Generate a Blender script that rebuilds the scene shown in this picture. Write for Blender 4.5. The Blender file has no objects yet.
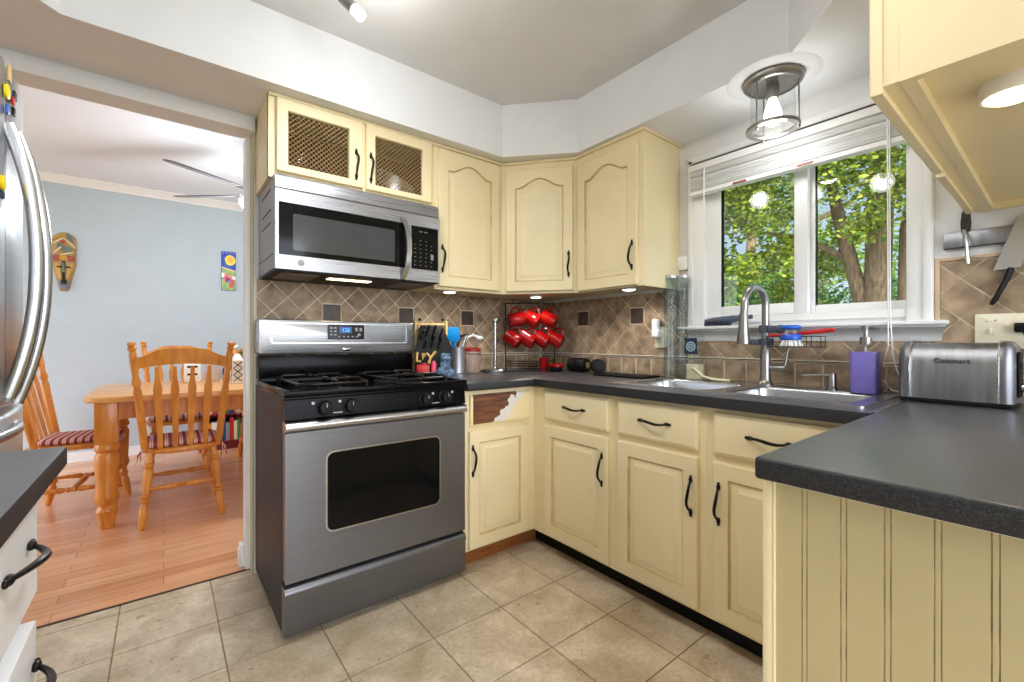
# Corner kitchen with a gas range, cream cabinets and a view into the dining room
# light levels of the place
SKY, SKY_SUN, SUN_P = 0.9, 8.0, 5.5
TRACK, TRACK_FILL, LANT, PUCK, FANP = 8.5, 3.0, 2.8, 3.8, 50.0
EXPO = 0.12
import bpy, bmesh, math, random
from mathutils import Vector, Matrix, Euler
random.seed(11)
SC = bpy.context.scene
COL = SC.collection
PI = math.pi
WMX = {}                                   # world matrix of every thing's root

def V(*a): return Vector(a)

# ------------------------------------------------------------------ materials
def lin(c):
    out = []
    for v in c[:3]:
        v = v / 255.0
        out.append(v / 12.92 if v <= 0.04045 else ((v + 0.055) / 1.055) ** 2.4)
    return (out[0], out[1], out[2], 1.0)

MATS = {}
def new_mat(name):
    m = bpy.data.materials.new(name); m.use_nodes = True
    MATS[name] = m
    nt = m.node_tree
    return m, nt, nt.nodes['Principled BSDF']

def nd(nt, t, **kw):
    n = nt.nodes.new(t)
    for k, v in kw.items():
        if k in ('op',): n.operation = v
        elif hasattr(n, k): setattr(n, k, v)
    return n

def mat(name, rgb, rough=0.5, metal=0.0, var=0.06, scale=6.0, bump=0.0, bscale=60.0, spec=0.5, stretch=None,
        rvar=0.0, coat=0.0, trans=0.0, ior=1.45, emit=None, estr=0.0, alpha=None, rgb2=None, sheen=0.0, island=0.0):
    m, nt, b = new_mat(name)
    b.inputs['Roughness'].default_value = rough
    b.inputs['Metallic'].default_value = metal
    b.inputs['Specular IOR Level'].default_value = spec
    b.inputs['Coat Weight'].default_value = coat
    b.inputs['Transmission Weight'].default_value = trans
    b.inputs['IOR'].default_value = ior
    if sheen: b.inputs['Sheen Weight'].default_value = sheen
    if emit is not None:
        b.inputs['Emission Color'].default_value = lin(emit)
        b.inputs['Emission Strength'].default_value = estr
    if alpha is not None: b.inputs['Alpha'].default_value = alpha
    tc = nd(nt, 'ShaderNodeTexCoord'); mp = nd(nt, 'ShaderNodeMapping')
    nt.links.new(tc.outputs['Object'], mp.inputs['Vector'])
    if stretch: mp.inputs['Scale'].default_value = stretch
    nz = nd(nt, 'ShaderNodeTexNoise'); nz.inputs['Scale'].default_value = scale; nz.inputs['Detail'].default_value = 5
    nt.links.new(mp.outputs['Vector'], nz.inputs['Vector'])
    c = lin(rgb)
    if rgb2 is None:
        a = tuple(max(0, x * (1 - var * 1.6)) for x in c[:3]) + (1,)
        d = tuple(min(1, x * (1 + var * 1.6)) for x in c[:3]) + (1,)
    else:
        a, d = c, lin(rgb2)
    mx = nd(nt, 'ShaderNodeMix'); mx.data_type = 'RGBA'
    rm = nd(nt, 'ShaderNodeMapRange'); rm.inputs['From Min'].default_value = 0.3; rm.inputs['From Max'].default_value = 0.7
    nt.links.new(nz.outputs['Fac'], rm.inputs['Value'])
    nt.links.new(rm.outputs['Result'], mx.inputs['Factor'])
    mx.inputs['A'].default_value = a; mx.inputs['B'].default_value = d
    col = mx.outputs['Result']
    if island:
        gi = nd(nt, 'ShaderNodeNewGeometry')
        hs = nd(nt, 'ShaderNodeHueSaturation')
        r2 = nd(nt, 'ShaderNodeMapRange'); r2.inputs['To Min'].default_value = 1 - island; r2.inputs['To Max'].default_value = 1 + island
        nt.links.new(gi.outputs['Random Per Island'], r2.inputs['Value'])
        nt.links.new(r2.outputs['Result'], hs.inputs['Value']); nt.links.new(col, hs.inputs['Color'])
        col = hs.outputs['Color']
    nt.links.new(col, b.inputs['Base Color'])
    if rvar:
        r3 = nd(nt, 'ShaderNodeMapRange'); r3.inputs['From Min'].default_value = 0.3; r3.inputs['From Max'].default_value = 0.7
        r3.inputs['To Min'].default_value = max(0.02, rough - rvar); r3.inputs['To Max'].default_value = min(1, rough + rvar)
        nt.links.new(nz.outputs['Fac'], r3.inputs['Value']); nt.links.new(r3.outputs['Result'], b.inputs['Roughness'])
    if bump:
        n2 = nd(nt, 'ShaderNodeTexNoise'); n2.inputs['Scale'].default_value = bscale; n2.inputs['Detail'].default_value = 4
        nt.links.new(mp.outputs['Vector'], n2.inputs['Vector'])
        bp = nd(nt, 'ShaderNodeBump'); bp.inputs['Strength'].default_value = bump; bp.inputs['Distance'].default_value = 0.01
        nt.links.new(n2.outputs['Fac'], bp.inputs['Height']); nt.links.new(bp.outputs['Normal'], b.inputs['Normal'])
    return m

def glass_thin(name, tint=(235, 245, 245), refl=0.5):
    """a thin clear pane: see-through with a mirror-like sheen at grazing angles"""
    m, nt, b = new_mat(name)
    nt.nodes.remove(b)
    out = nt.nodes['Material Output']
    tr = nd(nt, 'ShaderNodeBsdfTransparent'); tr.inputs['Color'].default_value = lin(tint)
    gl = nd(nt, 'ShaderNodeBsdfGlossy'); gl.inputs['Roughness'].default_value = 0.02
    lw = nd(nt, 'ShaderNodeLayerWeight'); lw.inputs['Blend'].default_value = 0.5
    pw_ = nd(nt, 'ShaderNodeMath', op='POWER'); pw_.inputs[1].default_value = 4.0
    nt.links.new(lw.outputs['Facing'], pw_.inputs[0])
    mu = nd(nt, 'ShaderNodeMath', op='MULTIPLY_ADD'); mu.inputs[1].default_value = refl; mu.inputs[2].default_value = 0.03
    nt.links.new(pw_.outputs[0], mu.inputs[0])
    mx = nd(nt, 'ShaderNodeMixShader')
    nt.links.new(mu.outputs[0], mx.inputs['Fac']); nt.links.new(tr.outputs[0], mx.inputs[1]); nt.links.new(gl.outputs[0], mx.inputs[2])
    nt.links.new(mx.outputs[0], out.inputs['Surface'])
    return m

# ------------------------------------------------------------------ mesh building
def frame(o, u, v):
    """matrix whose local x,y run along u,v from o; local z is the normal u x v"""
    u = Vector(u).normalized(); v = Vector(v).normalized(); n = u.cross(v)
    M = Matrix(((u.x, v.x, n.x, o[0]), (u.y, v.y, n.y, o[1]), (u.z, v.z, n.z, o[2]), (0, 0, 0, 1)))
    return M

class MB:
    def __init__(s, M=None):
        s.bm = bmesh.new(); s.M = M or Matrix(); s.mi = 0
    def _v(s, p): return s.bm.verts.new(s.M @ Vector(p))
    def _f(s, vs):
        try:
            f = s.bm.faces.new(vs); f.material_index = s.mi; return f
        except ValueError: return None
    def box(s, x0, x1, y0, y1, z0, z1, b=0.0, seg=2):
        x0, x1 = min(x0, x1), max(x0, x1); y0, y1 = min(y0, y1), max(y0, y1); z0, z1 = min(z0, z1), max(z0, z1)
        v = [s._v((x, y, z)) for z in (z0, z1) for y in (y0, y1) for x in (x0, x1)]
        fs = [s._f([v[i] for i in q]) for q in ((0, 2, 3, 1), (4, 5, 7, 6), (0, 1, 5, 4), (2, 6, 7, 3), (0, 4, 6, 2), (1, 3, 7, 5))]
        if b > 0:
            b = min(b, 0.49 * min(x1 - x0, y1 - y0, z1 - z0))
            es = list({e for f in fs for e in f.edges})
            bmesh.ops.bevel(s.bm, geom=es, offset=b, segments=seg, affect='EDGES', profile=0.5)
        return s
    def loops(s, rings, close=True, cap0=True, cap1=True):
        R = [[s._v(p) for p in r] for r in rings]
        n = len(R[0])
        for a, c in zip(R[:-1], R[1:]):
            for i in range(n if close else n - 1):
                j = (i + 1) % n
                s._f((a[i], a[j], c[j], c[i]))
        if cap0: s._f(R[0][::-1])
        if cap1: s._f(R[-1])
        return s
    def tube(s, pts, r, seg=10, cap=True, closed=False, flat=1.0):
        pts = [Vector(p) for p in pts]; n = len(pts)
        rs = r if isinstance(r, (list, tuple)) else [r] * n
        up = None; rings = []
        for i in range(n):
            if closed: t = pts[(i + 1) % n] - pts[i - 1]
            else: t = pts[min(i + 1, n - 1)] - pts[max(i - 1, 0)]
            t = t.normalized() if t.length > 1e-9 else Vector((0, 0, 1))
            if up is None:
                a = Vector((0, 0, 1)) if abs(t.z) < 0.9 else Vector((1, 0, 0))
                up = (a - t * a.dot(t)).normalized()
            else:
                up = up - t * up.dot(t)
                up = up.normalized() if up.length > 1e-6 else Vector((1, 0, 0))
            w = t.cross(up)
            rings.append([pts[i] + (up * math.cos(2 * PI * k / seg) + w * math.sin(2 * PI * k / seg) * flat) * rs[i] for k in range(seg)])
        if closed:
            rings.append(rings[0])
            R = [[s._v(p) for p in q] for q in rings[:-1]]; R.append(R[0])
            for a, c in zip(R[:-1], R[1:]):
                for k in range(seg):
                    j = (k + 1) % seg; s._f((a[k], a[j], c[j], c[k]))
        else:
            s.loops(rings, True, cap, cap)
        return s
    def lathe(s, prof, o=(0, 0, 0), ax=(0, 0, 1), seg=24, cap0=True, cap1=True):
        ax = Vector(ax).normalized(); o = Vector(o)
        a = Vector((1, 0, 0)) if abs(ax.x) < 0.9 else Vector((0, 1, 0))
        u = (a - ax * a.dot(ax)).normalized(); w = ax.cross(u)
        rings = [[o + ax * z + (u * math.cos(2 * PI * k / seg) + w * math.sin(2 * PI * k / seg)) * max(r, 1e-4) for k in range(seg)] for r, z in prof]
        return s.loops(rings, True, cap0, cap1)
    def cyl(s, p0, p1, r0, r1=None, seg=20):
        p0 = Vector(p0); p1 = Vector(p1); r1 = r0 if r1 is None else r1
        return s.lathe([(r0, 0), (r1, (p1 - p0).length)], p0, p1 - p0, seg)
    def sphere(s, c, r, seg=16, rings=10):
        rx, ry, rz = r if isinstance(r, (tuple, list)) else (r, r, r)
        rr = []
        for i in range(rings + 1):
            th = PI * i / rings; q = max(math.sin(th), 1e-3)
            rr.append([(c[0] + rx * q * math.cos(2 * PI * k / seg), c[1] + ry * q * math.sin(2 * PI * k / seg), c[2] - rz * math.cos(th)) for k in range(seg)])
        return s.loops(rr)
    def prism(s, poly, d0, d1, b=0.0, seg=2):
        """poly = 2-D points (local x,y), extruded along local z from d0 to d1"""
        a = [s._v((x, y, d0)) for x, y in poly]; c = [s._v((x, y, d1)) for x, y in poly]
        n = len(poly); fs = []
        for i in range(n):
            j = (i + 1) % n; fs.append(s._f((a[i], a[j], c[j], c[i])))
        f0 = s._f(a[::-1]); f1 = s._f(c)
        if b > 0:
            es = [e for e in f1.edges] + [e for e in f0.edges]
            bmesh.ops.bevel(s.bm, geom=es, offset=b, segments=seg, affect='EDGES', profile=0.5)
        return s
    def plate(s, outer, hole, d0, d1):
        """flat ring between two loops with equal point counts, extruded d0..d1"""
        n = len(outer)
        A = [s._v((x, y, d0)) for x, y in outer]; B = [s._v((x, y, d0)) for x, y in hole]
        Cc = [s._v((x, y, d1)) for x, y in outer]; D = [s._v((x, y, d1)) for x, y in hole]
        for i in range(n):
            j = (i + 1) % n
            s._f((A[i], A[j], Cc[j], Cc[i])); s._f((B[j], B[i], D[i], D[j]))
            s._f((Cc[i], Cc[j], D[j], D[i])); s._f((A[j], A[i], B[i], B[j]))
        return s
    def build(s, name, m, parent=None, local=False, smooth=True, ang=38):
        bm = s.bm
        if parent is not None and not local:
            r = parent
            while r.parent is not None: r = r.parent
            if r in WMX: bm.transform(WMX[r].inverted())
        bmesh.ops.remove_doubles(bm, verts=bm.verts, dist=1e-6)
        bmesh.ops.recalc_face_normals(bm, faces=bm.faces)
        me = bpy.data.meshes.new(name); bm.to_mesh(me); bm.free()
        for q in (m if isinstance(m, (list, tuple)) else [m]): me.materials.append(q)
        if smooth:
            me.polygons.foreach_set('use_smooth', [True] * len(me.polygons))
            me.set_sharp_from_angle(angle=math.radians(ang))
        o = bpy.data.objects.new(name, me); COL.objects.link(o)
        if parent is not None: o.parent = parent
        return o

def rrect(x0, x1, y0, y1, r, n=6):
    """rounded rectangle, counter-clockwise from the lower left corner"""
    P = []
    for cx, cy, a in ((x0 + r, y0 + r, PI), (x1 - r, y0 + r, 1.5 * PI), (x1 - r, y1 - r, 0), (x0 + r, y1 - r, 0.5 * PI)):
        for k in range(n + 1):
            t = a + 0.5 * PI * k / n; P.append((cx + r * math.cos(t), cy + r * math.sin(t)))
    return P

def tag(o, label, cat, group=None, kind=None):
    o['label'] = label; o['category'] = cat
    if group: o['group'] = group
    if kind: o['kind'] = kind
    return o
def thing(name, label, cat, loc=(0, 0, 0), rz=0.0, group=None):
    o = bpy.data.objects.new(name, None); COL.objects.link(o)
    o.empty_display_size = 0.05
    o.location = loc; o.rotation_euler = (0, 0, rz)
    WMX[o] = Matrix.Translation(Vector(loc)) @ Matrix.Rotation(rz, 4, 'Z')
    return tag(o, label, cat, group)
def solo(mb, name, m, label, cat, group=None, loc=None, **kw):
    """a thing that is one mesh, given in world coordinates; its origin goes to loc"""
    if loc is not None: mb.bm.transform(Matrix.Translation(-Vector(loc)))
    o = mb.build(name, m, None, **kw)
    if loc is not None: o.location = loc
    return tag(o, label, cat, group)
def struct(mb, name, m, parent=None, **kw):
    o = mb.build(name, m, parent, **kw)
    if parent is None: o['kind'] = 'structure'
    return o
def copy_tree(root, loc, rz, label, group=None):
    kids = {}
    for o in bpy.data.objects:
        if o.parent is not None: kids.setdefault(o.parent, []).append(o)
    r = root.copy(); COL.objects.link(r); r.location = loc; r.rotation_euler = (0, 0, rz); r['label'] = label
    if group: r['group'] = group
    WMX[r] = Matrix.Translation(Vector(loc)) @ Matrix.Rotation(rz, 4, 'Z')
    def rec(src, dst):
        for ch in kids.get(src, []):
            c = ch.copy(); COL.objects.link(c); c.parent = dst; rec(ch, c)
    rec(root, r)
    return r
def text_mesh(txt, size, M, name, m, parent, depth=0.001, local=False):
    cu = bpy.data.curves.new(name, 'FONT'); cu.body = txt; cu.size = size; cu.extrude = depth
    cu.align_x = 'CENTER'; cu.align_y = 'CENTER'
    t = bpy.data.objects.new(name, cu); COL.objects.link(t)
    dg = bpy.context.evaluated_depsgraph_get()
    me = bpy.data.meshes.new_from_object(t.evaluated_get(dg))
    bpy.data.objects.remove(t)
    r = parent
    while r is not None and r.parent is not None: r = r.parent
    if parent is not None and not local and r in WMX: M = WMX[r].inverted() @ M
    me.transform(M); me.materials.clear(); me.materials.append(m)
    o = bpy.data.objects.new(name, me); COL.objects.link(o); o.parent = parent
    return o
# ------------------------------------------------------------------ the materials of the place
CREAM = mat('cream_paint', (234, 218, 176), 0.42, var=0.03, scale=3, bump=0.04, bscale=90)
GLAZE = mat('brown_glaze', (204, 182, 132), 0.5, var=0.1, scale=14)
BEAD = mat('cream_beadboard', (192, 177, 132), 0.45, var=0.03, scale=3, bump=0.03)
BEADLINE = mat('darker_groove_paint', (176, 156, 112), 0.6, var=0.2, scale=25)  # browner than the boards, for the beadboard grooves
WHITEP = mat('white_trim_paint', (238, 238, 236), 0.4, var=0.015)
WALLP = mat('pale_grey_wall_paint', (224, 224, 224), 0.75, var=0.015, bump=0.03, bscale=180)
CEILP = mat('ceiling_paint', (224, 223, 222), 0.85, var=0.015, bump=0.05, bscale=160)
CEILD = mat('dining_ceiling_paint', (228, 235, 243), 0.85, var=0.01)
BLUEW = mat('blue_grey_wall_paint', (190, 203, 210), 0.75, var=0.015, bump=0.02)
BEIGE = mat('beige_jamb_paint', (196, 180, 140), 0.6, var=0.04)
IRON = mat('black_iron', (26, 20, 18), 0.38, metal=0.5, var=0.15, scale=30)
BLACKG = mat('gloss_black_enamel', (8, 8, 9), 0.2, var=0.1, scale=8, spec=0.12)
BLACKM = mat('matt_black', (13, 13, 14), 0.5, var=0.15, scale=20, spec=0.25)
BGLASS = mat('black_glass', (12, 13, 14), 0.08, var=0.1, spec=0.25)
MWGLASS = mat('smoked_door_glass', (62, 63, 66), 0.12, var=0.05, spec=0.6)
STEEL = mat('brushed_stainless', (122, 123, 128), 0.34, metal=0.82, var=0.05, scale=5, stretch=(1, 1, 60), bump=0.02, bscale=40, rvar=0.06)
STEELP = mat('paler_panel_steel', (172, 173, 177), 0.3, metal=0.9, var=0.06, scale=5, stretch=(1, 1, 60), rvar=0.06)  # paler than the oven door steel; for backguard and microwave panels
STEELV = mat('brushed_stainless_upright', (150, 151, 153), 0.36, metal=1.0, var=0.09, scale=5, stretch=(14, 14, 0.6), rvar=0.07)
STEELB = mat('bright_stainless', (192, 193, 196), 0.26, metal=1.0, var=0.04, scale=6)
STEELD = mat('dark_side_steel', (48, 49, 52), 0.42, var=0.1, scale=3, spec=0.15)
NICKEL = mat('brushed_nickel', (150, 148, 144), 0.3, metal=1.0, var=0.05, scale=20)
CHROME = mat('chrome', (220, 221, 223), 0.08, metal=1.0, var=0.02)
GREYPL = mat('grey_painted_metal', (150, 151, 154), 0.4, var=0.04)
FRIDGEM = mat('fridge_stainless', (196, 198, 201), 0.3, metal=0.9, var=0.04, scale=3, stretch=(1, 1, 30))
LAMW = mat('white_laminate', (236, 237, 240), 0.35, var=0.01)
TILEM = mat('stone_tile', (118, 98, 78), 0.5, var=0.2, scale=18, rgb2=(190, 164, 134), bump=0.15, bscale=45, island=0.12)
TILED = mat('dark_accent_tile', (54, 44, 40), 0.35, var=0.25, scale=22, rgb2=(84, 68, 58), bump=0.2, bscale=40)
TILEL = mat('tile_edge_strip', (206, 180, 146), 0.45, var=0.06)
LINER = mat('dark_pencil_liner', (40, 34, 31), 0.3, var=0.2)
GROUT = mat('pale_grout', (232, 216, 188), 0.85, var=0.06, scale=20)
def travertine(name):
    """beige stone-look tile: soft clouds, fine grain and sparse brown pits, each tile a little different"""
    m, nt, b = new_mat(name)
    tc = nd(nt, 'ShaderNodeTexCoord')
    def noise(sc, det, dist=0.0):
        n = nd(nt, 'ShaderNodeTexNoise'); n.inputs['Scale'].default_value = sc; n.inputs['Detail'].default_value = det; n.inputs['Distortion'].default_value = dist
        nt.links.new(tc.outputs['Object'], n.inputs['Vector']); return n
    def ramp(src, p0, c0, p1, c1):
        r = nd(nt, 'ShaderNodeValToRGB'); e = r.color_ramp.elements; e[0].position = p0; e[0].color = c0; e[1].position = p1; e[1].color = c1
        nt.links.new(src, r.inputs['Fac']); return r
    a = ramp(noise(6, 8, .6).outputs['Fac'], .32, lin((186, 166, 136)), .68, lin((228, 212, 186)))
    f = ramp(noise(60, 6).outputs['Fac'], .3, (.86, .85, .83, 1), .7, (1.08, 1.08, 1.08, 1))
    p = ramp(noise(34, 9, 1.2).outputs['Fac'], .625, (1, 1, 1, 1), .74, (.62, .56, .48, 1))
    def mul(x, y):
        q = nd(nt, 'ShaderNodeMix'); q.data_type = 'RGBA'; q.blend_type = 'MULTIPLY'; q.inputs['Factor'].default_value = 1.0
        nt.links.new(x, q.inputs['A']); nt.links.new(y, q.inputs['B']); return q.outputs['Result']
    c = mul(mul(a.outputs['Color'], f.outputs['Color']), p.outputs['Color'])
    gi = nd(nt, 'ShaderNodeNewGeometry'); r2 = nd(nt, 'ShaderNodeMapRange'); r2.inputs['To Min'].default_value = .95; r2.inputs['To Max'].default_value = 1.05
    hs = nd(nt, 'ShaderNodeHueSaturation'); nt.links.new(gi.outputs['Random Per Island'], r2.inputs['Value']); nt.links.new(r2.outputs['Result'], hs.inputs['Value'])
    nt.links.new(c, hs.inputs['Color']); nt.links.new(hs.outputs['Color'], b.inputs['Base Color'])
    b.inputs['Roughness'].default_value = .42
    return m
FLOORT = travertine('beige_floor_tile')
FLOORG = mat('floor_grout', (150, 130, 102), 0.85, var=0.1, scale=30)
OAKM = mat('honey_pine', (192, 112, 34), 0.32, var=0.12, scale=5, stretch=(6, 6, 0.8), rgb2=(222, 148, 60), coat=0.15)
OAKD = mat('honey_pine_flat', (204, 138, 70), 0.3, var=0.12, scale=4, stretch=(0.8, 8, 8), rgb2=(232, 174, 98), coat=0.2)
TOEW = mat('bare_wood_toe_kick', (128, 76, 36), 0.5, var=0.2, scale=5, stretch=(1, 8, 8), rgb2=(176, 112, 58))
MESHM = mat('bronze_wire', (176, 146, 100), 0.5, metal=0.3, var=0.1)
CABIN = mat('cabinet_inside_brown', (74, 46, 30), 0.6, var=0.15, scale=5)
WHITEPL = mat('white_plastic', (240, 240, 238), 0.4, var=0.01)
CREAMPL = mat('almond_plastic', (238, 230, 204), 0.4, var=0.01)
RED = mat('red_ceramic', (146, 10, 8), 0.16, var=0.06)
REDPL = mat('red_plastic', (200, 30, 28), 0.4, var=0.05)
BLUEPL = mat('bright_blue_silicone', (8, 140, 214), 0.45, var=0.05)
BLUED = mat('royal_blue_plastic', (24, 92, 200), 0.35, var=0.05)
NAVY = mat('navy_plastic', (28, 36, 62), 0.45, var=0.08)
GREYBL = mat('slate_grey_plastic', (84, 90, 104), 0.5, var=0.08)
PINK = mat('pink_plastic', (232, 84, 112), 0.4, var=0.05)
YELLOW = mat('yellow_plastic', (246, 214, 20), 0.4, var=0.04)
TAN = mat('tan_wood', (206, 172, 112), 0.5, var=0.12, scale=12)
CERAM = mat('speckled_crock', (176, 150, 134), 0.45, var=0.08, scale=30)
WHITEC = mat('white_ceramic', (238, 236, 230), 0.3, var=0.02)
LEMON = mat('pale_yellow_liquid', (222, 216, 178), 0.2, var=0.05)
GLASSP = glass_thin('window_glass', (248, 251, 250), 0.3)
GLASSC = glass_thin('clear_glass', (250, 252, 252), .5)
GLASSG = glass_thin('pale_glass', (241, 246, 248), .8)
BULB = mat('lit_bulb', (255, 250, 240), 0.4, var=0.0, emit=(255, 244, 226), estr=5.0)
LEDM = mat('lit_led_lens', (255, 255, 255), 0.4, var=0.0, emit=(255, 250, 240), estr=6.0)
WARML = mat('lit_warm_lens', (255, 240, 214), 0.4, var=0.0, emit=(255, 228, 180), estr=4.0)
SCREEN = mat('blue_clock_display', (10, 20, 40), 0.2, var=0.0, emit=(30, 90, 170), estr=0.8)
GLYPH = mat('pale_key_legend', (196, 196, 198), 0.5, var=0.0)
BARK = mat('tree_bark', (84, 66, 48), 0.9, var=0.25, scale=8, stretch=(4, 4, 1), rgb2=(142, 116, 88), bump=0.6, bscale=14)

def liquid(name, rgb):
    m, nt, b = new_mat(name)
    b.inputs['Base Color'].default_value = lin(rgb); b.inputs['Roughness'].default_value = 0.06
    b.inputs['Specular IOR Level'].default_value = 0.6
    b.inputs['Subsurface Weight'].default_value = 0.25; b.inputs['Subsurface Radius'].default_value = (0.03, 0.03, 0.05)
    tc = nd(nt, 'ShaderNodeTexCoord'); nz = nd(nt, 'ShaderNodeTexNoise'); nz.inputs['Scale'].default_value = 8
    nt.links.new(tc.outputs['Object'], nz.inputs['Vector'])
    mx = nd(nt, 'ShaderNodeMix'); mx.data_type = 'RGBA'; c = lin(rgb)
    mx.inputs['A'].default_value = tuple(x * .9 for x in c[:3]) + (1,); mx.inputs['B'].default_value = tuple(min(1, x * 1.1) for x in c[:3]) + (1,)
    nt.links.new(nz.outputs['Fac'], mx.inputs['Factor']); nt.links.new(mx.outputs['Result'], b.inputs['Base Color'])
    return m
PURPLE = liquid('purple_soap', (150, 134, 226))

def laminate(name, ca, cb, ro, ior):
    """black laminate with fine grey speckle"""
    m, nt, b = new_mat(name)
    tc = nd(nt, 'ShaderNodeTexCoord')
    nz = nd(nt, 'ShaderNodeTexNoise'); nz.inputs['Scale'].default_value = 420; nz.inputs['Detail'].default_value = 2
    nt.links.new(tc.outputs['Object'], nz.inputs['Vector'])
    cr = nd(nt, 'ShaderNodeValToRGB'); e = cr.color_ramp.elements
    e[0].position = 0.45; e[0].color = lin(ca); e[1].position = 0.72; e[1].color = lin(cb)
    nt.links.new(nz.outputs['Fac'], cr.inputs['Fac']); nt.links.new(cr.outputs['Color'], b.inputs['Base Color'])
    n2 = nd(nt, 'ShaderNodeTexNoise'); n2.inputs['Scale'].default_value = 5; n2.inputs['Detail'].default_value = 6
    nt.links.new(tc.outputs['Object'], n2.inputs['Vector'])
    r = nd(nt, 'ShaderNodeMapRange'); r.inputs['From Min'].default_value = 0.3; r.inputs['From Max'].default_value = 0.7
    r.inputs['To Min'].default_value = ro - .02; r.inputs['To Max'].default_value = ro + .02
    nt.links.new(n2.outputs['Fac'], r.inputs['Value']); nt.links.new(r.outputs['Result'], b.inputs['Roughness'])
    b.inputs['IOR'].default_value = ior
    return m
LAM = laminate('black_laminate', (26, 26, 27), (60, 60, 63), .5, 1.45)
LAMTOP = laminate('lightened_top_laminate', (54, 54, 57), (92, 92, 96), .33, 2.0)  # lighter copy of the laminate, imitating glare on the worktop tops

def wood_floor(name):
    m, nt, b = new_mat(name)
    tc = nd(nt, 'ShaderNodeTexCoord'); mp = nd(nt, 'ShaderNodeMapping')
    nt.links.new(tc.outputs['Object'], mp.inputs['Vector'])
    br = nd(nt, 'ShaderNodeTexBrick'); br.offset = 0.37; br.offset_frequency = 2
    br.inputs['Scale'].default_value = 1.0
    br.inputs['Brick Width'].default_value = 0.95; br.inputs['Row Height'].default_value = 0.082
    br.inputs['Mortar Size'].default_value = 0.0012; br.inputs['Mortar Smooth'].default_value = 0.3
    br.inputs['Color1'].default_value = lin((216, 152, 108)); br.inputs['Color2'].default_value = lin((238, 182, 140))
    br.inputs['Mortar'].default_value = lin((140, 82, 50))
    nt.links.new(mp.outputs['Vector'], br.inputs['Vector'])
    m2 = nd(nt, 'ShaderNodeMapping'); m2.inputs['Scale'].default_value = (1.2, 26, 1)
    nt.links.new(tc.outputs['Object'], m2.inputs['Vector'])
    nz = nd(nt, 'ShaderNodeTexNoise'); nz.inputs['Scale'].default_value = 2.2; nz.inputs['Detail'].default_value = 6
    nt.links.new(m2.outputs['Vector'], nz.inputs['Vector'])
    r = nd(nt, 'ShaderNodeMapRange'); r.inputs['From Min'].default_value = 0.3; r.inputs['From Max'].default_value = 0.7
    r.inputs['To Min'].default_value = 0.84; r.inputs['To Max'].default_value = 1.12
    nt.links.new(nz.outputs['Fac'], r.inputs['Value'])
    hs = nd(nt, 'ShaderNodeHueSaturation'); nt.links.new(br.outputs['Color'], hs.inputs['Color']); nt.links.new(r.outputs['Result'], hs.inputs['Value'])
    nt.links.new(hs.outputs['Color'], b.inputs['Base Color'])
    b.inputs['Roughness'].default_value = 0.28; b.inputs['Coat Weight'].default_value = 0.1
    return m
WOODF = wood_floor('orange_plank_flooring')

def stripes(name, ca, cb, w):
    m, nt, b = new_mat(name)
    tc = nd(nt, 'ShaderNodeTexCoord'); sx = nd(nt, 'ShaderNodeSeparateXYZ')
    nt.links.new(tc.outputs['Object'], sx.inputs[0])
    mu = nd(nt, 'ShaderNodeMath', op='MULTIPLY'); mu.inputs[1].default_value = 1.0 / w
    nt.links.new(sx.outputs['X'], mu.inputs[0])
    fr = nd(nt, 'ShaderNodeMath', op='FRACT'); nt.links.new(mu.outputs[0], fr.inputs[0])
    cr = nd(nt, 'ShaderNodeValToRGB'); cr.color_ramp.interpolation = 'CONSTANT'; e = cr.color_ramp.elements
    e[0].position = 0; e[0].color = lin(ca); e[1].position = 0.5; e[1].color = lin(cb)
    q = cr.color_ramp.elements.new(0.72); q.color = lin(tuple((x + y) / 2 for x, y in zip(ca, cb)))
    q = cr.color_ramp.elements.new(0.82); q.color = lin(cb)
    nt.links.new(fr.outputs[0], cr.inputs['Fac']); nt.links.new(cr.outputs['Color'], b.inputs['Base Color'])
    b.inputs['Roughness'].default_value = 0.9
    return m
STRIPE = stripes('red_striped_fabric', (158, 52, 56), (222, 198, 186), 0.036)

def leafmat(name, a, bcol):
    m, nt, b = new_mat(name)
    gi = nd(nt, 'ShaderNodeNewGeometry'); mx = nd(nt, 'ShaderNodeMix'); mx.data_type = 'RGBA'
    mx.inputs['A'].default_value = lin(a); mx.inputs['B'].default_value = lin(bcol)
    nt.links.new(gi.outputs['Random Per Island'], mx.inputs['Factor'])
    nt.links.new(mx.outputs['Result'], b.inputs['Base Color']); b.inputs['Roughness'].default_value = 0.55
    tl = nd(nt, 'ShaderNodeBsdfTranslucent'); nt.links.new(mx.outputs['Result'], tl.inputs['Color'])
    ad = nd(nt, 'ShaderNodeMixShader'); ad.inputs['Fac'].default_value = 0.4
    nt.links.new(b.outputs[0], ad.inputs[1]); nt.links.new(tl.outputs[0], ad.inputs[2])
    nt.links.new(ad.outputs[0], nt.nodes['Material Output'].inputs['Surface'])
    return m
LEAF1 = leafmat('sunny_leaf', (58, 98, 22), (176, 180, 50))
LEAF2 = leafmat('green_leaf', (48, 96, 30), (138, 168, 48))
LEAF3 = leafmat('deep_green_leaf', (32, 72, 30), (86, 128, 44))
LAWN = mat('dry_lawn', (128, 132, 112), 0.95, var=0.2, scale=3, rgb2=(158, 160, 138))
# ================================================================== THE SETTING
WX, WY = 2.165, 2.40           # inner faces of the window wall and the range wall
CZ = 0.903                     # worktop height
ZS = 2.145                     # underside of the soffit
DY = 5.59                      # far wall of the dining room

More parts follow.
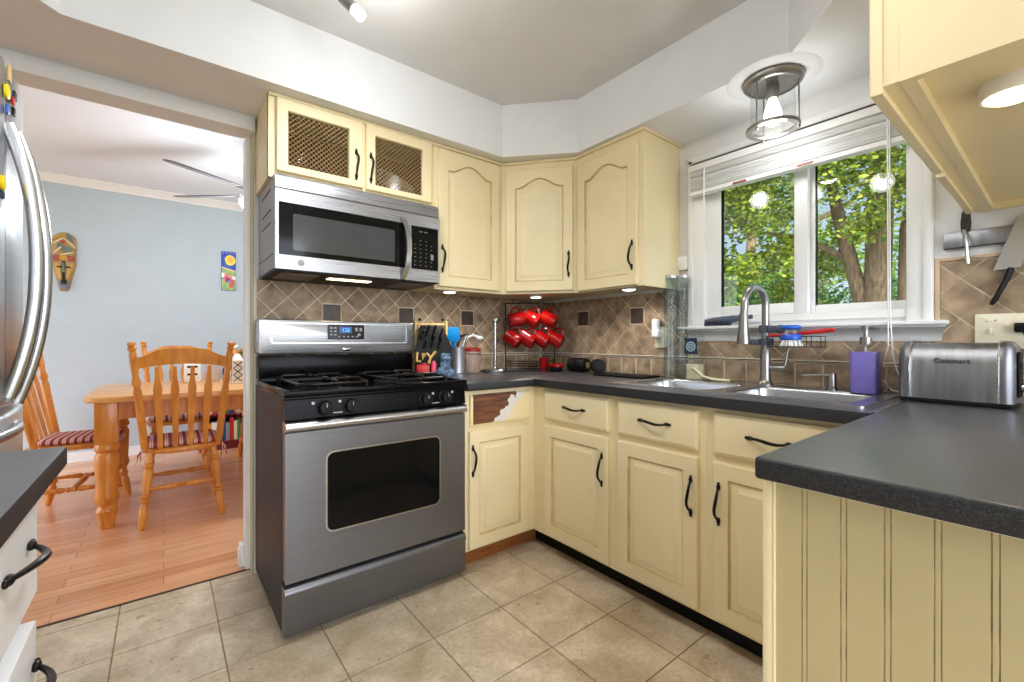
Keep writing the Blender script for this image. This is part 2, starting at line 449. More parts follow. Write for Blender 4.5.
# ---- kitchen floor: square tiles over a grout bed
mb = MB()
mb.mi = 0; mb.box(-1.24, WX + .14, -2.4, 2.457, -0.12, -0.0025)
mb.mi = 1
g = 0.0025
xs = [1.404 + .309 * k for k in range(-9, 4)]; ys = [1.46 + .306 * k for k in range(-13, 4)] + [2.455]
for i in range(len(xs) - 1):
    for j in range(len(ys) - 1):
        x0, x1 = max(xs[i], -1.24) + g, min(xs[i + 1], WX + .1) - g
        y0, y1 = ys[j] + g, min(ys[j + 1], 2.457) - g
        if x1 - x0 > .01 and y1 - y0 > .01: mb.box(x0, x1, y0, y1, -0.0035, 0.0)
struct(mb, 'floor', [FLOORG, FLOORT])
mb = MB(); mb.box(-3.12, 3.4, 2.457, DY + .12, -0.12, 0.0)
struct(mb, 'floor_dining', WOODF)
mb = MB(); mb.box(-1.0, .335, 2.447, 2.459, -0.01, 0.0035)
struct(mb, 'trim_threshold', mat('dark_threshold', (70, 46, 30), 0.5))

# ---- kitchen walls
mb = MB(); mb.box(.335, WX + .14, WY, 2.52, 0, 2.575)
struct(mb, 'wall_back', WALLP)
mb = MB(); mb.box(.310, .3349, 2.452, 2.545, 0, 2.08); mb.box(.322, .42, 2.5201, 2.545, 0, 2.08)
struct(mb, 'trim_doorway', WHITEP)
mb = MB(); mb.box(.3275, .3349, 2.39, 2.4518, 0, 2.08)
struct(mb, 'trim_doorway_edge', BEIGE)
mb = MB(); mb.box(.292, .3099, 2.495, 2.553, 0, .105, .004); mb.box(.286, .3099, 2.50, 2.548, 0, .085, .003)
struct(mb, 'baseboard_doorway', WHITEP)
mb = MB(); mb.box(-1.1, .335, 2.36, 2.487, 2.08, 2.575)          # lintel across the doorway
struct(mb, 'trim_lintel', CEILP)
# window wall with its opening
OY0, OY1, OZ0, OZ1 = .335, 1.17, 1.19, 2.03
mb = MB()
mb.box(WX, WX + .14, -2.4, OY0, 0, 2.6); mb.box(WX, WX + .14, OY1, 2.40, 0, 2.6)
mb.box(WX, WX + .14, OY0, OY1, 0, OZ0); mb.box(WX, WX + .14, OY0, OY1, OZ1, 2.6)
struct(mb, 'wall_right', WALLP)
mb = MB(); mb.box(-1.24, -1.1, -2.4, 2.487, 0, 2.6)
struct(mb, 'wall_left', WALLP)
mb = MB(); mb.box(-1.24, WX + .14, -2.4, 2.36, 2.44, 2.6)
struct(mb, 'ceiling', CEILP)
# ---- soffit ring under the ceiling
mb = MB()
mb.prism([(-1.1, -2.39), (-.55, -2.39), (-.55, 1.70), (-.258, 2.0), (1.51, 2.0), (1.80, 1.69), (1.80, .64), (1.50, .34), (.93, .34), (.93, -.16),
          (WX - .0005, -.16), (WX - .0005, WY - .0005), (.3352, WY - .0005), (.3352, 2.3595), (-1.0995, 2.3595)], ZS, 2.4395)
struct(mb, 'ceiling_soffit', mat('soffit_paint', (233, 234, 236), 0.75, var=0.012))

# ---- dining room shell
mb = MB(); mb.box(-3.12, 3.4, DY, DY + .12, 0, 2.6); struct(mb, 'wall_dining_back', BLUEW)
mb = MB(); mb.box(-3.12, -3.0, 2.52, 3.0, 0, 2.6); mb.box(-3.12, -3.0, 5.2, DY, 0, 2.6); mb.box(-3.12, -3.0, 3.0, 5.2, 2.2, 2.6); mb.box(-3.12, -3.0, 3.0, 5.2, 0, .12)
struct(mb, 'wall_dining_left', BLUEW)
mb = MB(); mb.box(-3.0, -1.1, 2.40, 2.52, 0, 2.6); struct(mb, 'wall_dining_front', BLUEW)
mb = MB(); mb.box(3.28, 3.4, 2.52, 2.9, 0, 2.6); mb.box(3.28, 3.4, 5.3, DY, 0, 2.6); mb.box(3.28, 3.4, 2.9, 5.3, 2.25, 2.6)
mb.box(WX + .14, 3.28, 2.40, 2.52, 0, 2.6)
struct(mb, 'wall_dining_right', BLUEW)
mb = MB(); mb.box(-3.12, 3.4, 2.487, DY + .12, 2.575, 2.7); struct(mb, 'ceiling_dining', CEILD)
mb = MB(frame((-3.0, DY, 2.575), (0, -1, 0), (0, 0, -1)))
mb.prism([(0.0005, 0.0005), (.062, .0005), (.062, .012), (.045, .022), (.03, .042), (.014, .056), (.014, .07), (.0005, .07)], 0, 6.28)
struct(mb, 'trim_crown', WHITEP)
mb = MB(); mb.box(-3.0, 3.28, DY - .014, DY, 0, .092, .003); mb.box(-3.0, 3.28, DY - .028, DY - .014, 0, .02, .004)
struct(mb, 'baseboard_dining', WHITEP)

# ---- backsplash tiles, set on the diagonal with dark square accents
def clip(poly, a, b, c):
    """keep the part of poly where a*x + b*y <= c"""
    out = []
    for i in range(len(poly)):
        p, q = poly[i], poly[(i + 1) % len(poly)]
        dp, dq = a * p[0] + b * p[1] - c, a * q[0] + b * q[1] - c
        if dp <= 0: out.append(p)
        if (dp < 0 < dq) or (dq < 0 < dp):
            t = dp / (dp - dq); out.append((p[0] + t * (q[0] - p[0]), p[1] + t * (q[1] - p[1])))
    return out
D = .1395                      # diagonal of one small tile
def splash(name, M, u0, u1, rects, ud, upper=True):
    """M: u along the wall, v up; rects = (u0, u1, v0, v1) areas that get diagonal tiles; ud = u of the accent tiles"""
    mb = MB(M); gw = .0029; h = D / 2 - gw * 1.41
    mb.mi = 0
    for (a, b, c, d) in rects: mb.box(a, b, c, d, 0.0, .0045)
    zd = 1.246
    dk = [u for u in ud]
    mb.mi = 1
    for (a, b, c, d) in rects:
        lo = c
        if c < 1.0:
            # a row of square tiles under the dark pencil line
            mb.mi = 1
            w = .103; k0 = int(math.floor((a - ud[0]) / w)) - 1
            for k in range(k0, k0 + int((b - a) / w) + 4):
                p0, p1 = max(a, ud[0] + k * w) + gw, min(b, ud[0] + (k + 1) * w) - gw
                if p1 - p0 > .008: mb.box(p0, p1, c + gw, 1.006 - gw, .003, .0085, .001, 1)
            mb.mi = 2
            mb.box(a, b, 1.007, 1.0175, .003, .014, .003, 2)
            lo = 1.0195
        nu = int((b - a) / (D / 2)) + 6; nv = 8
        i0 = int(math.floor((a - ud[0]) / (D / 2))) - 2
        for i in range(i0, i0 + nu):
            for j in range(-5, 6):
                if (i + j) % 2 == 0: continue        # vertices at even sums, tile centres at odd sums
                cu, cv = ud[0] + i * D / 2, zd + j * D / 2
                poly = [(cu - h, cv), (cu, cv - h), (cu + h, cv), (cu, cv + h)]
                for q, lim in (((-1, 0), -a - gw), ((1, 0), b - gw), ((0, -1), -lo - gw), ((0, 1), d - gw)):
                    poly = clip(poly, q[0], q[1], lim)
                    if len(poly) < 3: break
                if len(poly) < 3: continue
                for uu in dk:
                    s_ = .0478 + gw
                    if abs(cv - zd) < .01 and abs(cu - uu) < D * .6:
                        poly = clip(poly, -1, 0, -(uu + s_)) if cu > uu else clip(poly, 1, 0, uu - s_)
                    elif abs(cu - uu) < .01 and abs(cv - zd) < D * .6:
                        poly = clip(poly, 0, -1, -(zd + s_)) if cv > zd else clip(poly, 0, 1, zd - s_)
                    if len(poly) < 3: break
                if len(poly) >= 3:
                    mb.mi = 1; mb.prism(poly, .003, .0085)
        mb.mi = 3
        for uu in dk:
            s_ = .0455
            if a < uu - s_ and uu + s_ < b and d > zd + s_ and lo < zd - s_: mb.box(uu - s_, uu + s_, zd - s_, zd + s_, .003, .0095, .0015, 1)
    return struct(mb, name, [GROUT, TILEM, LINER, TILED])
splash('wall_backsplash_range', frame((0, WY, 0), (1, 0, 0), (0, 0, 1)), 0, 0, [(.345, WX - .012, .905, 1.40)], [.690, 1.1065, 1.525, 1.9435])
YB = lambda y: -y
dB = [-1.978, -1.5595]
MBW = frame((WX, 0, 0), (0, -1, 0), (0, 0, 1))
splash('wall_backsplash_window', MBW, 0, 0,
       [(-(WY - .012), -1.236, .905, 1.372), (-1.236, -.285, .905, 1.10), (-.285, .6, .905, 1.378)], dB)
mb = MB(); mb.box(WX - .013, WX, .2855, .2995, 1.165, 1.392, .003); mb.box(WX - .013, WX, -.6, .2855, 1.379, 1.391, .003)
mb.box(WX - .013, WX, 1.2365, 1.248, 1.10, 1.385, .003)
struct(mb, 'trim_tile_edge', TILEL)

# ---- the window over the sink
wn = bpy.data.objects.new('window_1', None); COL.objects.link(wn); wn['kind'] = 'structure'
WMX[wn] = Matrix()
mb = MB()
def casing(y0, y1, z0, z1): mb.box(WX - .018, WX, y0, y1, z0, z1, .004); 
casing(1.15, 1.236, 1.172, 2.035); casing(.3005, .375, 1.172, 2.035); casing(.3005, 1.236, 1.965, 2.05)
mb.box(WX - .026, WX - .018, 1.205, 1.232, 1.172, 2.03, .003); mb.box(WX - .026, WX - .018, .304, .328, 1.172, 2.03, .003)
mb.box(WX - .026, WX - .018, .304, 1.232, 2.012, 2.045, .003)
mb.build('casing', WHITEP, wn)
mb = MB()   # jamb box in the wall opening
mb.box(WX - .01, WX + .14, OY0, OY0 + .022, OZ0, OZ1); mb.box(WX - .01, WX + .14, OY1 - .022, OY1, OZ0, OZ1)
mb.box(WX - .01, WX + .14, OY0, OY1, OZ0, OZ0 + .03); mb.box(WX - .01, WX + .14, OY0, OY1, OZ1 - .025, OZ1)
mb.box(WX + .03, WX + .075, OY0 + .02, OY0 + .032, OZ0 + .03, OZ1 - .02); mb.box(WX + .03, WX + .075, OY1 - .032, OY1 - .02, OZ0 + .03, OZ1 - .02)
mb.build('frame', WHITEP, wn)
def sash(y0, y1, z0, z1, x0, x1, wl, wr, wb, wt, nm):
    mb = MB()
    mb.box(x0, x1, y0, y0 + wr, z0, z1, .003); mb.box(x0, x1, y1 - wl, y1, z0, z1, .003)
    mb.box(x0, x1, y0 + wr, y1 - wl, z0, z0 + wb, .003); mb.box(x0, x1, y0 + wr, y1 - wl, z1 - wt, z1, .003)
    s = mb.build('sash', WHITEP, wn)
    mb = MB(); xm = (x0 + x1) / 2; mb.box(xm - .002, xm + .002, y0 + wr - .003, y1 - wl + .003, z0 + wb - .003, z1 - wt + .003)
    mb.build('pane', GLASSP, s)
sash(.700, 1.150, 1.222, 2.0, WX + .008, WX + .042, .075, .052, .048, .05, 'a')
sash(.357, .712, 1.222, 2.0, WX + .048, WX + .082, .028, .02, .034, .05, 'b')
# sill with a cove-moulded apron under it
mb = MB()
mb.box(WX - .075, WX + .03, .262, 1.262, 1.158, 1.173, .004)
pro = [(0, 0), (-.012, 0), (-.016, .012), (-.026, .03), (-.044, .044), (-.058, .05), (-.058, .058), (0, .058)]
n = len(pro)
mb.loops([[(WX + dx, 1.248 + dx * .5, 1.10 + dz) for dx, dz in pro], [(WX + dx, .285 - dx * -.35, 1.10 + dz) for dx, dz in pro]])
mb.build('sill', WHITEP, wn)
# ================================================================== CABINETS
def raised_door(M, u0, u1, v0, v1, th=.02, st=.055, arch=0.0, sh=0.0, name='door', parent=None):
    """frame-and-raised-panel door; arch>0 gives the cathedral top. M: u across, v up, normal outward, door back at n=0"""
    mb = MB(M); b = .004; N = 20
    def lp(d, t, arc=True):
        # loop d inside the panel opening's edge
        a0, a1, c0 = u0 + st + d, u1 - st - d, v0 + st + d
        top = v1 - st - sh
        pts = [(a0, c0, t), (a1, c0, t)]
        for k in range(N + 1):
            s = 1 - 2 * k / N
            q = abs(s) / .86
            hgt = arch * (0.5 * (1 + math.cos(PI * min(1, q)))) ** .8 if q < 1 else 0.0
            pts.append(((a0 + a1) / 2 + s * (a1 - a0) / 2, top - d + hgt, t))
        return pts
    def ou(i, t):
        a0, a1, c0, c1 = u0 + i, u1 - i, v0 + i, v1 - i
        P = [(a0, c0, t), (a1, c0, t)]
        for k in range(N + 1): P.append((a1 + (a0 - a1) * k / N, c1, t))
        return P
    rings = [ou(0, 0), ou(0, th - b), ou(b, th), lp(0, th)]
    mb.mi = 0; mb.loops(rings, True, True, False)
    mb.mi = 1; mb.loops([lp(0, th), lp(.003, th - .008), lp(.008, th - .0085)], True, False, False)
    mb.mi = 0; mb.loops([lp(.008, th - .0085), lp(.034, th - .0015), lp(.0355, th - .0005)], True, False, True)
    return mb.build(name, [CREAM, GLAZE], parent, ang=25)

def slab_drawer(M, u0, u1, v0, v1, th=.02, parent=None, name='drawer', m=None):
    mb = MB(M)
    r = [[(u0 + i, v0 + i, t), (u1 - i, v0 + i, t), (u1 - i, v1 - i, t), (u0 + i, v1 - i, t)] for i, t in ((0, 0), (0, th - .008), (.003, th - .004), (.009, th - .002), (.011, th))]
    mb.loops(r); return mb.build(name, m or CREAM, parent, ang=20)

def pull(M, u, v, L, vert=True, parent=None, name='handle', h=.026):
    """black arched iron pull with spade ends, centred on u,v"""
    mb = MB(M); pts = []; rr = []
    n = 14
    for k in range(n + 1):
        s = -1 + 2 * k / n
        z = h * (1 - abs(s) ** 2.6) + .004
        o = s * (L / 2 - .008)
        wob = .0035 * math.sin(s * PI)
        pts.append((u + wob, v + o, z) if vert else (u + o, v - wob, z)); rr.append(.0034 + .0024 * (1 - s * s))
    mb.tube(pts, rr, 8)
    for s in (-1, 1):
        c = (u, v + s * (L / 2 - .009), .004) if vert else (u + s * (L / 2 - .009), v, .004)
        mb.sphere(c, (.0075, .0125, .006) if vert else (.0125, .0075, .006), 12, 8)
        c = (u, v + s * (L / 2 + .004), .003) if vert else (u + s * (L / 2 + .004), v, .003)
        mb.sphere(c, (.005, .006, .004), 10, 6)
    return mb.build(name, IRON, parent)

FB = frame((1.55, 0, 0), (0, -1, 0), (0, 0, 1))     # base cabinets on the window wall: u = -y, normal -x
FA = frame((0, 1.775, 0), (1, 0, 0), (0, 0, 1))     # base cabinet right of the range: u = x, normal -y

def base_body_B(y0, y1, parent, left=True, right=True):
    mb = MB()
    zt = CZ - .0385
    mb.box(1.55, 1.57, y0, y1, .098, zt)                                  # face frame
    if right: mb.box(1.5702, WX - .016, y0, y0 + .016, .098, zt)
    if left: mb.box(1.5702, WX - .016, y1 - .016, y1, .098, zt)
    mb.box(1.5702, WX - .016, y0 + .0162, y1 - .0162, .098, .114)
    return mb.build('body', CREAM, parent)
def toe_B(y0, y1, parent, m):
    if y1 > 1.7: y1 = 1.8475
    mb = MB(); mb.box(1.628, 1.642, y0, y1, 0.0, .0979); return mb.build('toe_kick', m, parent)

def base_B(name, y0, y1, d0, d1, label, hv, hu, left=True, right=True):
    t = thing(name, label, 'cabinet', (1.85, (y0 + y1) / 2, 0), 0, None)
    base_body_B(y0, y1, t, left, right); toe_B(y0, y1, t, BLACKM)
    dr = slab_drawer(FB, -d1, -d0, .699, .846, parent=t)
    pull(FB @ Matrix.Translation((0, 0, .02)), -hu, .777, .135, False, dr)
    do = raised_door(FB, -d1, -d0, .113, .672, parent=t)
    pull(FB @ Matrix.Translation((0, 0, .02)), -hv, .528, .135, True, do)
    return t
base_B('base_cabinet', 1.2365, 1.7748, 1.262, 1.677, 'cream base cabinet in the inner corner of the worktop, left of the sink', 1.291, 1.465)
base_B('base_cabinet', .8165, 1.236, .846, 1.209, 'cream base cabinet below the left sink basin, middle of three along the window wall', .869, 1.026)
base_B('base_cabinet', .338, .816, .37, .789, 'cream base cabinet half hidden behind the beadboard peninsula end', .765, .60)

# ---- the cabinet right of the range, its drawer front stripped of paint
ta = thing('base_cabinet', 'cream base cabinet right of the range, its drawer paint half peeled to brown wood', 'cabinet', (1.33, 2.05, 0))
mb = MB(); zt = CZ - .0385
mb.box(1.108, 1.5698, 1.7752, 1.795, .098, zt); mb.box(1.108, 1.124, 1.7952, WY - .016, .098, zt); mb.box(1.124, 1.5698, 1.7952, WY - .016, .098, .114)
mb.build('body', CREAM, ta)
mb = MB(); mb.box(1.108, 1.626, 1.848, 1.862, 0, .0979); mb.build('toe_kick', TOEW, ta)
def peeled(name):
    """brown wood bared where paint has peeled, white primer at the torn edge, cream elsewhere"""
    m, nt, b = new_mat(name)
    tc = nd(nt, 'ShaderNodeTexCoord'); sx = nd(nt, 'ShaderNodeSeparateXYZ'); nt.links.new(tc.outputs['Object'], sx.inputs[0])
    nz = nd(nt, 'ShaderNodeTexNoise'); nz.inputs['Scale'].default_value = 22; nz.inputs['Detail'].default_value = 5
    nt.links.new(tc.outputs['Object'], nz.inputs['Vector'])
    # object x runs -.19 .. .18 about the cabinet centre, z from floor
    def M2(op, a, c):
        n = nd(nt, 'ShaderNodeMath', op=op)
        for i, q in enumerate((a, c)):
            if isinstance(q, (int, float)): n.inputs[i].default_value = q
            else: nt.links.new(q, n.inputs[i])
        return n.outputs[0]
    zc = M2('MULTIPLY', M2('SUBTRACT', sx.outputs['Z'], .69), 1.1)
    edge = M2('SUBTRACT', M2('SUBTRACT', sx.outputs['X'], zc), -.085)        # >0 to the right of the torn line
    edge = M2('ADD', edge, M2('MULTIPLY', M2('SUBTRACT', nz.outputs['Fac'], .5), .13))
    cr = nd(nt, 'ShaderNodeValToRGB'); cr.color_ramp.interpolation = 'CONSTANT'; e = cr.color_ramp.elements
    e[0].position = 0; e[0].color = (0, 0, 0, 1); e[1].position = .5; e[1].color = (.5, .5, .5, 1)
    q = cr.color_ramp.elements.new(.565); q.color = (1, 1, 1, 1)
    nt.links.new(M2('ADD', edge, .5), cr.inputs['Fac'])
    wd = nd(nt, 'ShaderNodeTexNoise'); wd.inputs['Scale'].default_value = 9; mp = nd(nt, 'ShaderNodeMapping'); mp.inputs['Scale'].default_value = (1, 1, 9)
    nt.links.new(tc.outputs['Object'], mp.inputs['Vector']); nt.links.new(mp.outputs['Vector'], wd.inputs['Vector'])
    wr = nd(nt, 'ShaderNodeValToRGB'); e = wr.color_ramp.elements; e[0].color = lin((70, 38, 24)); e[1].color = lin((134, 84, 54)); e[0].position = .3; e[1].position = .75
    nt.links.new(wd.outputs['Fac'], wr.inputs['Fac'])
    m1 = nd(nt, 'ShaderNodeMix'); m1.data_type = 'RGBA'; m1.inputs['B'].default_value = lin((222, 218, 208)); nt.links.new(wr.outputs['Color'], m1.inputs['A'])
    nt.links.new(M2('GREATER_THAN', cr.outputs['Color'], .25), m1.inputs['Factor'])
    m2 = nd(nt, 'ShaderNodeMix'); m2.data_type = 'RGBA'; m2.inputs['B'].default_value = lin((235, 218, 168)); nt.links.new(m1.outputs['Result'], m2.inputs['A'])
    # paint also survives along the very edges of the front
    ex = M2('ADD', M2('GREATER_THAN', sx.outputs['X'], .137), M2('LESS_THAN', sx.outputs['X'], -.178))
    ez = M2('LESS_THAN', sx.outputs['Z'], .702)
    keep = M2('MAXIMUM', M2('MAXIMUM', ex, ez), M2('GREATER_THAN', cr.outputs['Color'], .75))
    nt.links.new(keep, m2.inputs['Factor']); nt.links.new(m2.outputs['Result'], b.inputs['Base Color'])
    b.inputs['Roughness'].default_value = .5
    return m
slab_drawer(FA, 1.140, 1.511, .692, .842, parent=ta, m=peeled('peeled_paint'))['label'] = 'drawer front with cream paint peeled off to brown wood'
do = raised_door(FA, 1.134, 1.5, .112, .669, parent=ta)
pull(FA @ Matrix.Translation((0, 0, .02)), 1.149, .531, .135, True, do)

# ---- peninsula: beadboard end panel and body
tp = thing('peninsula_cabinet', 'cream beadboard peninsula end under the black worktop, grooves darker', 'cabinet', (1.2, .02, 0))
mb = MB(); mb.box(.845, 2.14, -.42, .318, .10, CZ - .0385); mb.box(.89, 2.14, -.36, .26, 0, .10)
mb.build('body', CREAM, tp)
# beadboard sheet: pairs of shallow V grooves every 53 mm
mb = MB(frame((.845, 0, 0), (0, -1, 0), (0, 0, 1)))
gx = []
y = .273
while y > -.40: gx += [(y + .0035), (y - .0035)]; y -= .0535
us = [-.3175]; prof = [(-.3175, .012)]
for yy in sorted([-q for q in gx]):
    prof += [(yy - .0011, .012), (yy, .0104), (yy + .0011, .012)]
prof.append((.4195, .012))
pv = []
for z in (.0, CZ - .0395):
    pv.append([mb._v((u, z, t)) for u, t in prof]); 
for i in range(len(prof) - 1):
    mb.mi = 1 if (prof[i][1] < .011 or prof[i + 1][1] < .011) else 0
    mb._f((pv[0][i], pv[0][i + 1], pv[1][i + 1], pv[1][i]))
mb.mi = 0
bk = [mb._v((-.3175, 0, .0002)), mb._v((.4195, 0, .0002)), mb._v((.4195, CZ - .0395, .0002)), mb._v((-.3175, CZ - .0395, .0002))]
mb._f(bk[::-1])
mb.build('beadboard', [BEAD, BEADLINE], tp, smooth=False)
mb = MB(); mb.box(.826, .845, .3185, .336, 0, CZ - .0395, .003); mb.box(.826, .8447, .3165, .3187, 0, CZ - .04)
mb.build('corner_trim', CREAM, tp)
mb = MB(); mb.box(.829, .833, -.42, .316, CZ - .0475, CZ - .0396); mb.build('caulk_line', WHITEP, tp)

# ================================================================== WALL CABINETS
FU = frame((0, 2.08, 0), (1, 0, 0), (0, 0, 1))        # over the range wall, normal -y
def wall_body(x0, x1, y0, z0, z1, parent, solid=True, m=CREAM):
    mb = MB()
    mb.box(x0, x1, y0 + .0202, WY - .0135, z0 + .012, z1) ; mb.box(x0, x1, y0, y0 + .02, z0, z1)
    return mb.build('body', m, parent)
# over the microwave: two doors with wire mesh
tm = thing('wall_cabinet', 'short cream wall cabinet with two wire mesh doors above the microwave', 'cabinet', (.73, 2.24, 1.79))
mb = MB()
mb.box(.343, .361, 2.0805, WY - .001, 1.79, ZS - .0005)
mb.box(1.105, 1.121, 2.0805, WY - .0105, 1.79, ZS - .0005)
mb.box(.361, 1.105, 2.0805, WY - .0105, 1.79, 1.806); mb.box(.361, 1.105, 2.0805, WY - .0105, ZS - .018, ZS - .0005)
for a, b_, c, d in ((.343, .372, 1.79, ZS - .0005), (1.09, 1.121, 1.79, ZS - .0005), (.72, .757, 1.8302, 2.0998), (.3722, 1.0898, 2.10, ZS - .0005), (.3722, 1.0898, 1.79, 1.83)):
    mb.box(a, b_, 2.08, 2.1, c, d)
mb.box(.343, 1.121, 2.066, 2.08, 2.129, ZS - .0005, .003)
mb.build('body', CREAM, tm)
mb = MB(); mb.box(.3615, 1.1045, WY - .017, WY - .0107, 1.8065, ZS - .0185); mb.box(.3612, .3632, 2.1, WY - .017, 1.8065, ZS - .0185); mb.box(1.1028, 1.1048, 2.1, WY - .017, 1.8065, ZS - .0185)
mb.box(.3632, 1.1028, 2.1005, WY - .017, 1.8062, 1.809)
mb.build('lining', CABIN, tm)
def mesh_door(u0, u1, v0, v1, hu, iu0, iu1, iv0, iv1):
    mb = MB(FU @ Matrix.Translation((0, 0, .001))); b = .003
    O = [(u0, v0), (u1, v0), (u1, v1), (u0, v1)]; I = [(iu0, iv0), (iu1, iv0), (iu1, iv1), (iu0, iv1)]
    r = lambda P, i, t: [(P[0][0] + i, P[0][1] + i, t), (P[1][0] - i, P[1][1] + i, t), (P[2][0] - i, P[2][1] - i, t), (P[3][0] + i, P[3][1] - i, t)]
    mb.loops([r(I, 0, 0), r(O, 0, 0), r(O, 0, .017), r(O, b, .02), r(I, -.004, .02), r(I, 0, .015), r(I, 0, 0)], True, False, False)
    d = mb.build('door', CREAM, tm, ang=25)
    mb = MB(FU); s = .0150; w = .0011
    cu, cv = (iu0 + iu1) / 2, (iv0 + iv1) / 2; W, H = (iu1 - iu0) / 2, (iv1 - iv0) / 2
    for sg in (1, -1):
        k = -60
        while k < 60:
            # line: v = sg*u + k*s*1.414 clipped to the opening
            c = k * s * 1.414; P = []
            for u in (-W, W):
                v = sg * u + c
                if -H <= v <= H: P.append((u, v))
            for v in (-H, H):
                u = (v - c) * sg
                if -W < u < W: P.append((u, v))
            if len(P) >= 2:
                p, q = P[0], P[1]
                mb.tube([(cu + p[0], cv + p[1], .0035 + sg * .0009), (cu + q[0], cv + q[1], .0035 + sg * .0009)], w * 1.5, 5, False)
            k += 1
    mb.build('wire_mesh', MESHM, d)
    pull(FU @ Matrix.Translation((0, 0, .021)), hu, 1.921, .128, True, d)
mesh_door(.372, .737, 1.818, 2.126, .703, .417, .671, 1.851, 2.077)
mesh_door(.752, 1.096, 1.818, 2.128, .772, .797, 1.043, 1.847, 2.080)
# things kept behind the mesh
mb = MB()
mb.lathe([(.045, 0), (.05, .006), (.085, .05), (.112, .11), (.115, .125), (.111, .125), (.108, .11), (.08, .05), (.04, .012)], (.93, 2.26, 1.835), (0.12, -.62, .62), 28)
solo(mb, 'mixing_bowl', STEELB, 'bright steel bowl leaning behind the right wire mesh door', 'bowl')
mb = MB()
mb.lathe([(.04, 0), (.042, .004), (.012, .012), (.009, .06), (.03, .085), (.045, .12), (.043, .15), (.041, .15), (.043, .12), (.028, .088), (.001, .07)], (.50, 2.22, 1.8095), (0, 0, 1), 20)
solo(mb, 'stemmed_glass', GLASSC, 'clear stemmed glass behind the left wire mesh door', 'glass')
mb = MB()
mb.lathe([(.05, 0), (.07, .03), (.075, .07), (.072, .07), (.067, .032), (.04, .01)], (.60, 2.24, 1.8095), (0, 0, 1), 20)
solo(mb, 'glass_bowl', GLASSC, 'low clear bowl behind the left wire mesh door', 'bowl')

# single door left of the corner
tl = thing('wall_cabinet', 'cream wall cabinet with one arched door directly right of the microwave', 'cabinet', (1.33, 2.24, 1.375))
wall_body(1.1212, 1.5635, 2.08, 1.375, ZS - .0005, tl)
mb = MB(); mb.box(1.1212, 1.5575, 2.066, 2.08, 2.129, ZS - .0005, .003); mb.build('top_moulding', CREAM, tl)
d = raised_door(FU, 1.140, 1.536, 1.39, 2.121, arch=.05, sh=.052, parent=tl)
pull(FU @ Matrix.Translation((0, 0, .02)), 1.157, 1.537, .132, True, d)
# diagonal corner cabinet
tc_ = thing('corner_wall_cabinet', 'cream diagonal corner wall cabinet with arched door above the mug rack', 'cabinet', (1.87, 2.1, 1.375))
A = Vector((1.565, 2.08)); B = Vector((1.84, 1.742)); ux = (B - A).normalized(); LD = (B - A).length
FD = frame((A.x, A.y, 0), (ux.x, ux.y, 0), (0, 0, 1))
mb = MB(); mb.prism([(1.5642, 2.0812), (A.x + .0012, A.y), (B.x, B.y + .0012), (WX - .0135, 1.7435), (WX - .0135, WY - .0135), (1.5642, WY - .0135)], 1.387, ZS - .0005)
mb.M = FD; mb.box(.001, LD - .001, 1.375, ZS - .0005, -.012, 0)
mb.build('body', CREAM, tc_)
mb = MB(FD); mb.box(.001, LD - .001, 2.129, ZS - .0005, .0003, .013, .003); mb.build('top_moulding', CREAM, tc_)
d = raised_door(FD, .03, LD - .015, 1.388, 2.095, arch=.05, sh=.052, parent=tc_)
pull(FD @ Matrix.Translation((0, 0, .02)), LD - .04, 1.537, .132, True, d)
# right of the corner, against the window
tr = thing('wall_cabinet', 'cream wall cabinet with arched door and plain end panel beside the window', 'cabinet', (2.0, 1.52, 1.375))
FR = frame((1.84, 0, 0), (0, -1, 0), (0, 0, 1))
mb = MB(); mb.box(1.8602, WX - .0005, 1.292, 1.7418, 1.39, ZS - .0005); mb.box(1.84, 1.86, 1.292, 1.7418, 1.372, ZS - .0005)
mb.box(1.8605, WX - .0005, 1.292, 1.306, 1.372, 1.3899)
mb.build('body', CREAM, tr)
mb = MB(); mb.box(1.826, 1.84, 1.280, 1.7418, 2.129, ZS - .0005, .003); mb.box(1.84, WX - .0005, 1.280, 1.2918, 2.129, ZS - .0005, .003)
mb.build('top_moulding', CREAM, tr)
d = raised_door(FR, -1.715, -1.318, 1.378, 2.086, arch=.05, sh=.052, parent=tr)
pull(FR @ Matrix.Translation((0, 0, .02)), -1.345, 1.527, .132, True, d)

# hanging cabinet over the peninsula
th = thing('hanging_cabinet', 'cream wall cabinet hanging over the peninsula worktop, seen from below', 'cabinet', (1.56, .02, 1.533))
mb = MB(); z0 = 1.533
mb.box(.964, WX - .0005, -.135, .177, z0 + .022, ZS - .0005)
mb.box(.964, WX - .0005, .1575, .177, z0, z0 + .0219); mb.box(.964, .982, -.135, .1573, z0, z0 + .0219)
mb.box(WX - .03, WX - .0005, -.135, .1573, z0, z0 + .0219); mb.box(.982, WX - .03, -.135, -.115, z0, z0 + .0219)
mb.build('body', CREAM, th)
mb = MB(); mb.box(.9645, .984, .1772, .1985, z0 + .0015, ZS - .001); mb.box(.984, WX - .001, .1772, .1985, z0 + .0015, z0 + .03); mb.box(1.53, 1.57, .1772, .1985, z0 + .03, ZS - .001); mb.box(2.10, WX - .001, .1772, .1985, z0 + .03, ZS - .001); mb.box(.984, WX - .001, .1772, .1985, ZS - .06, ZS - .001)
mb.build('face_frame', CREAM, th)
FH = frame((0, .1987, 0), (-1, 0, 0), (0, 0, 1))
for (a, b_, hx) in ((.961, 1.535, 1.50), (1.571, 2.10, 1.60)):
    d = raised_door(FH, -b_, -a, 1.522, 2.09, th=.018, arch=.04, sh=.045, parent=th)
    pull(FH @ Matrix.Translation((0, 0, .018)), -hx, 1.66, .132, True, d)
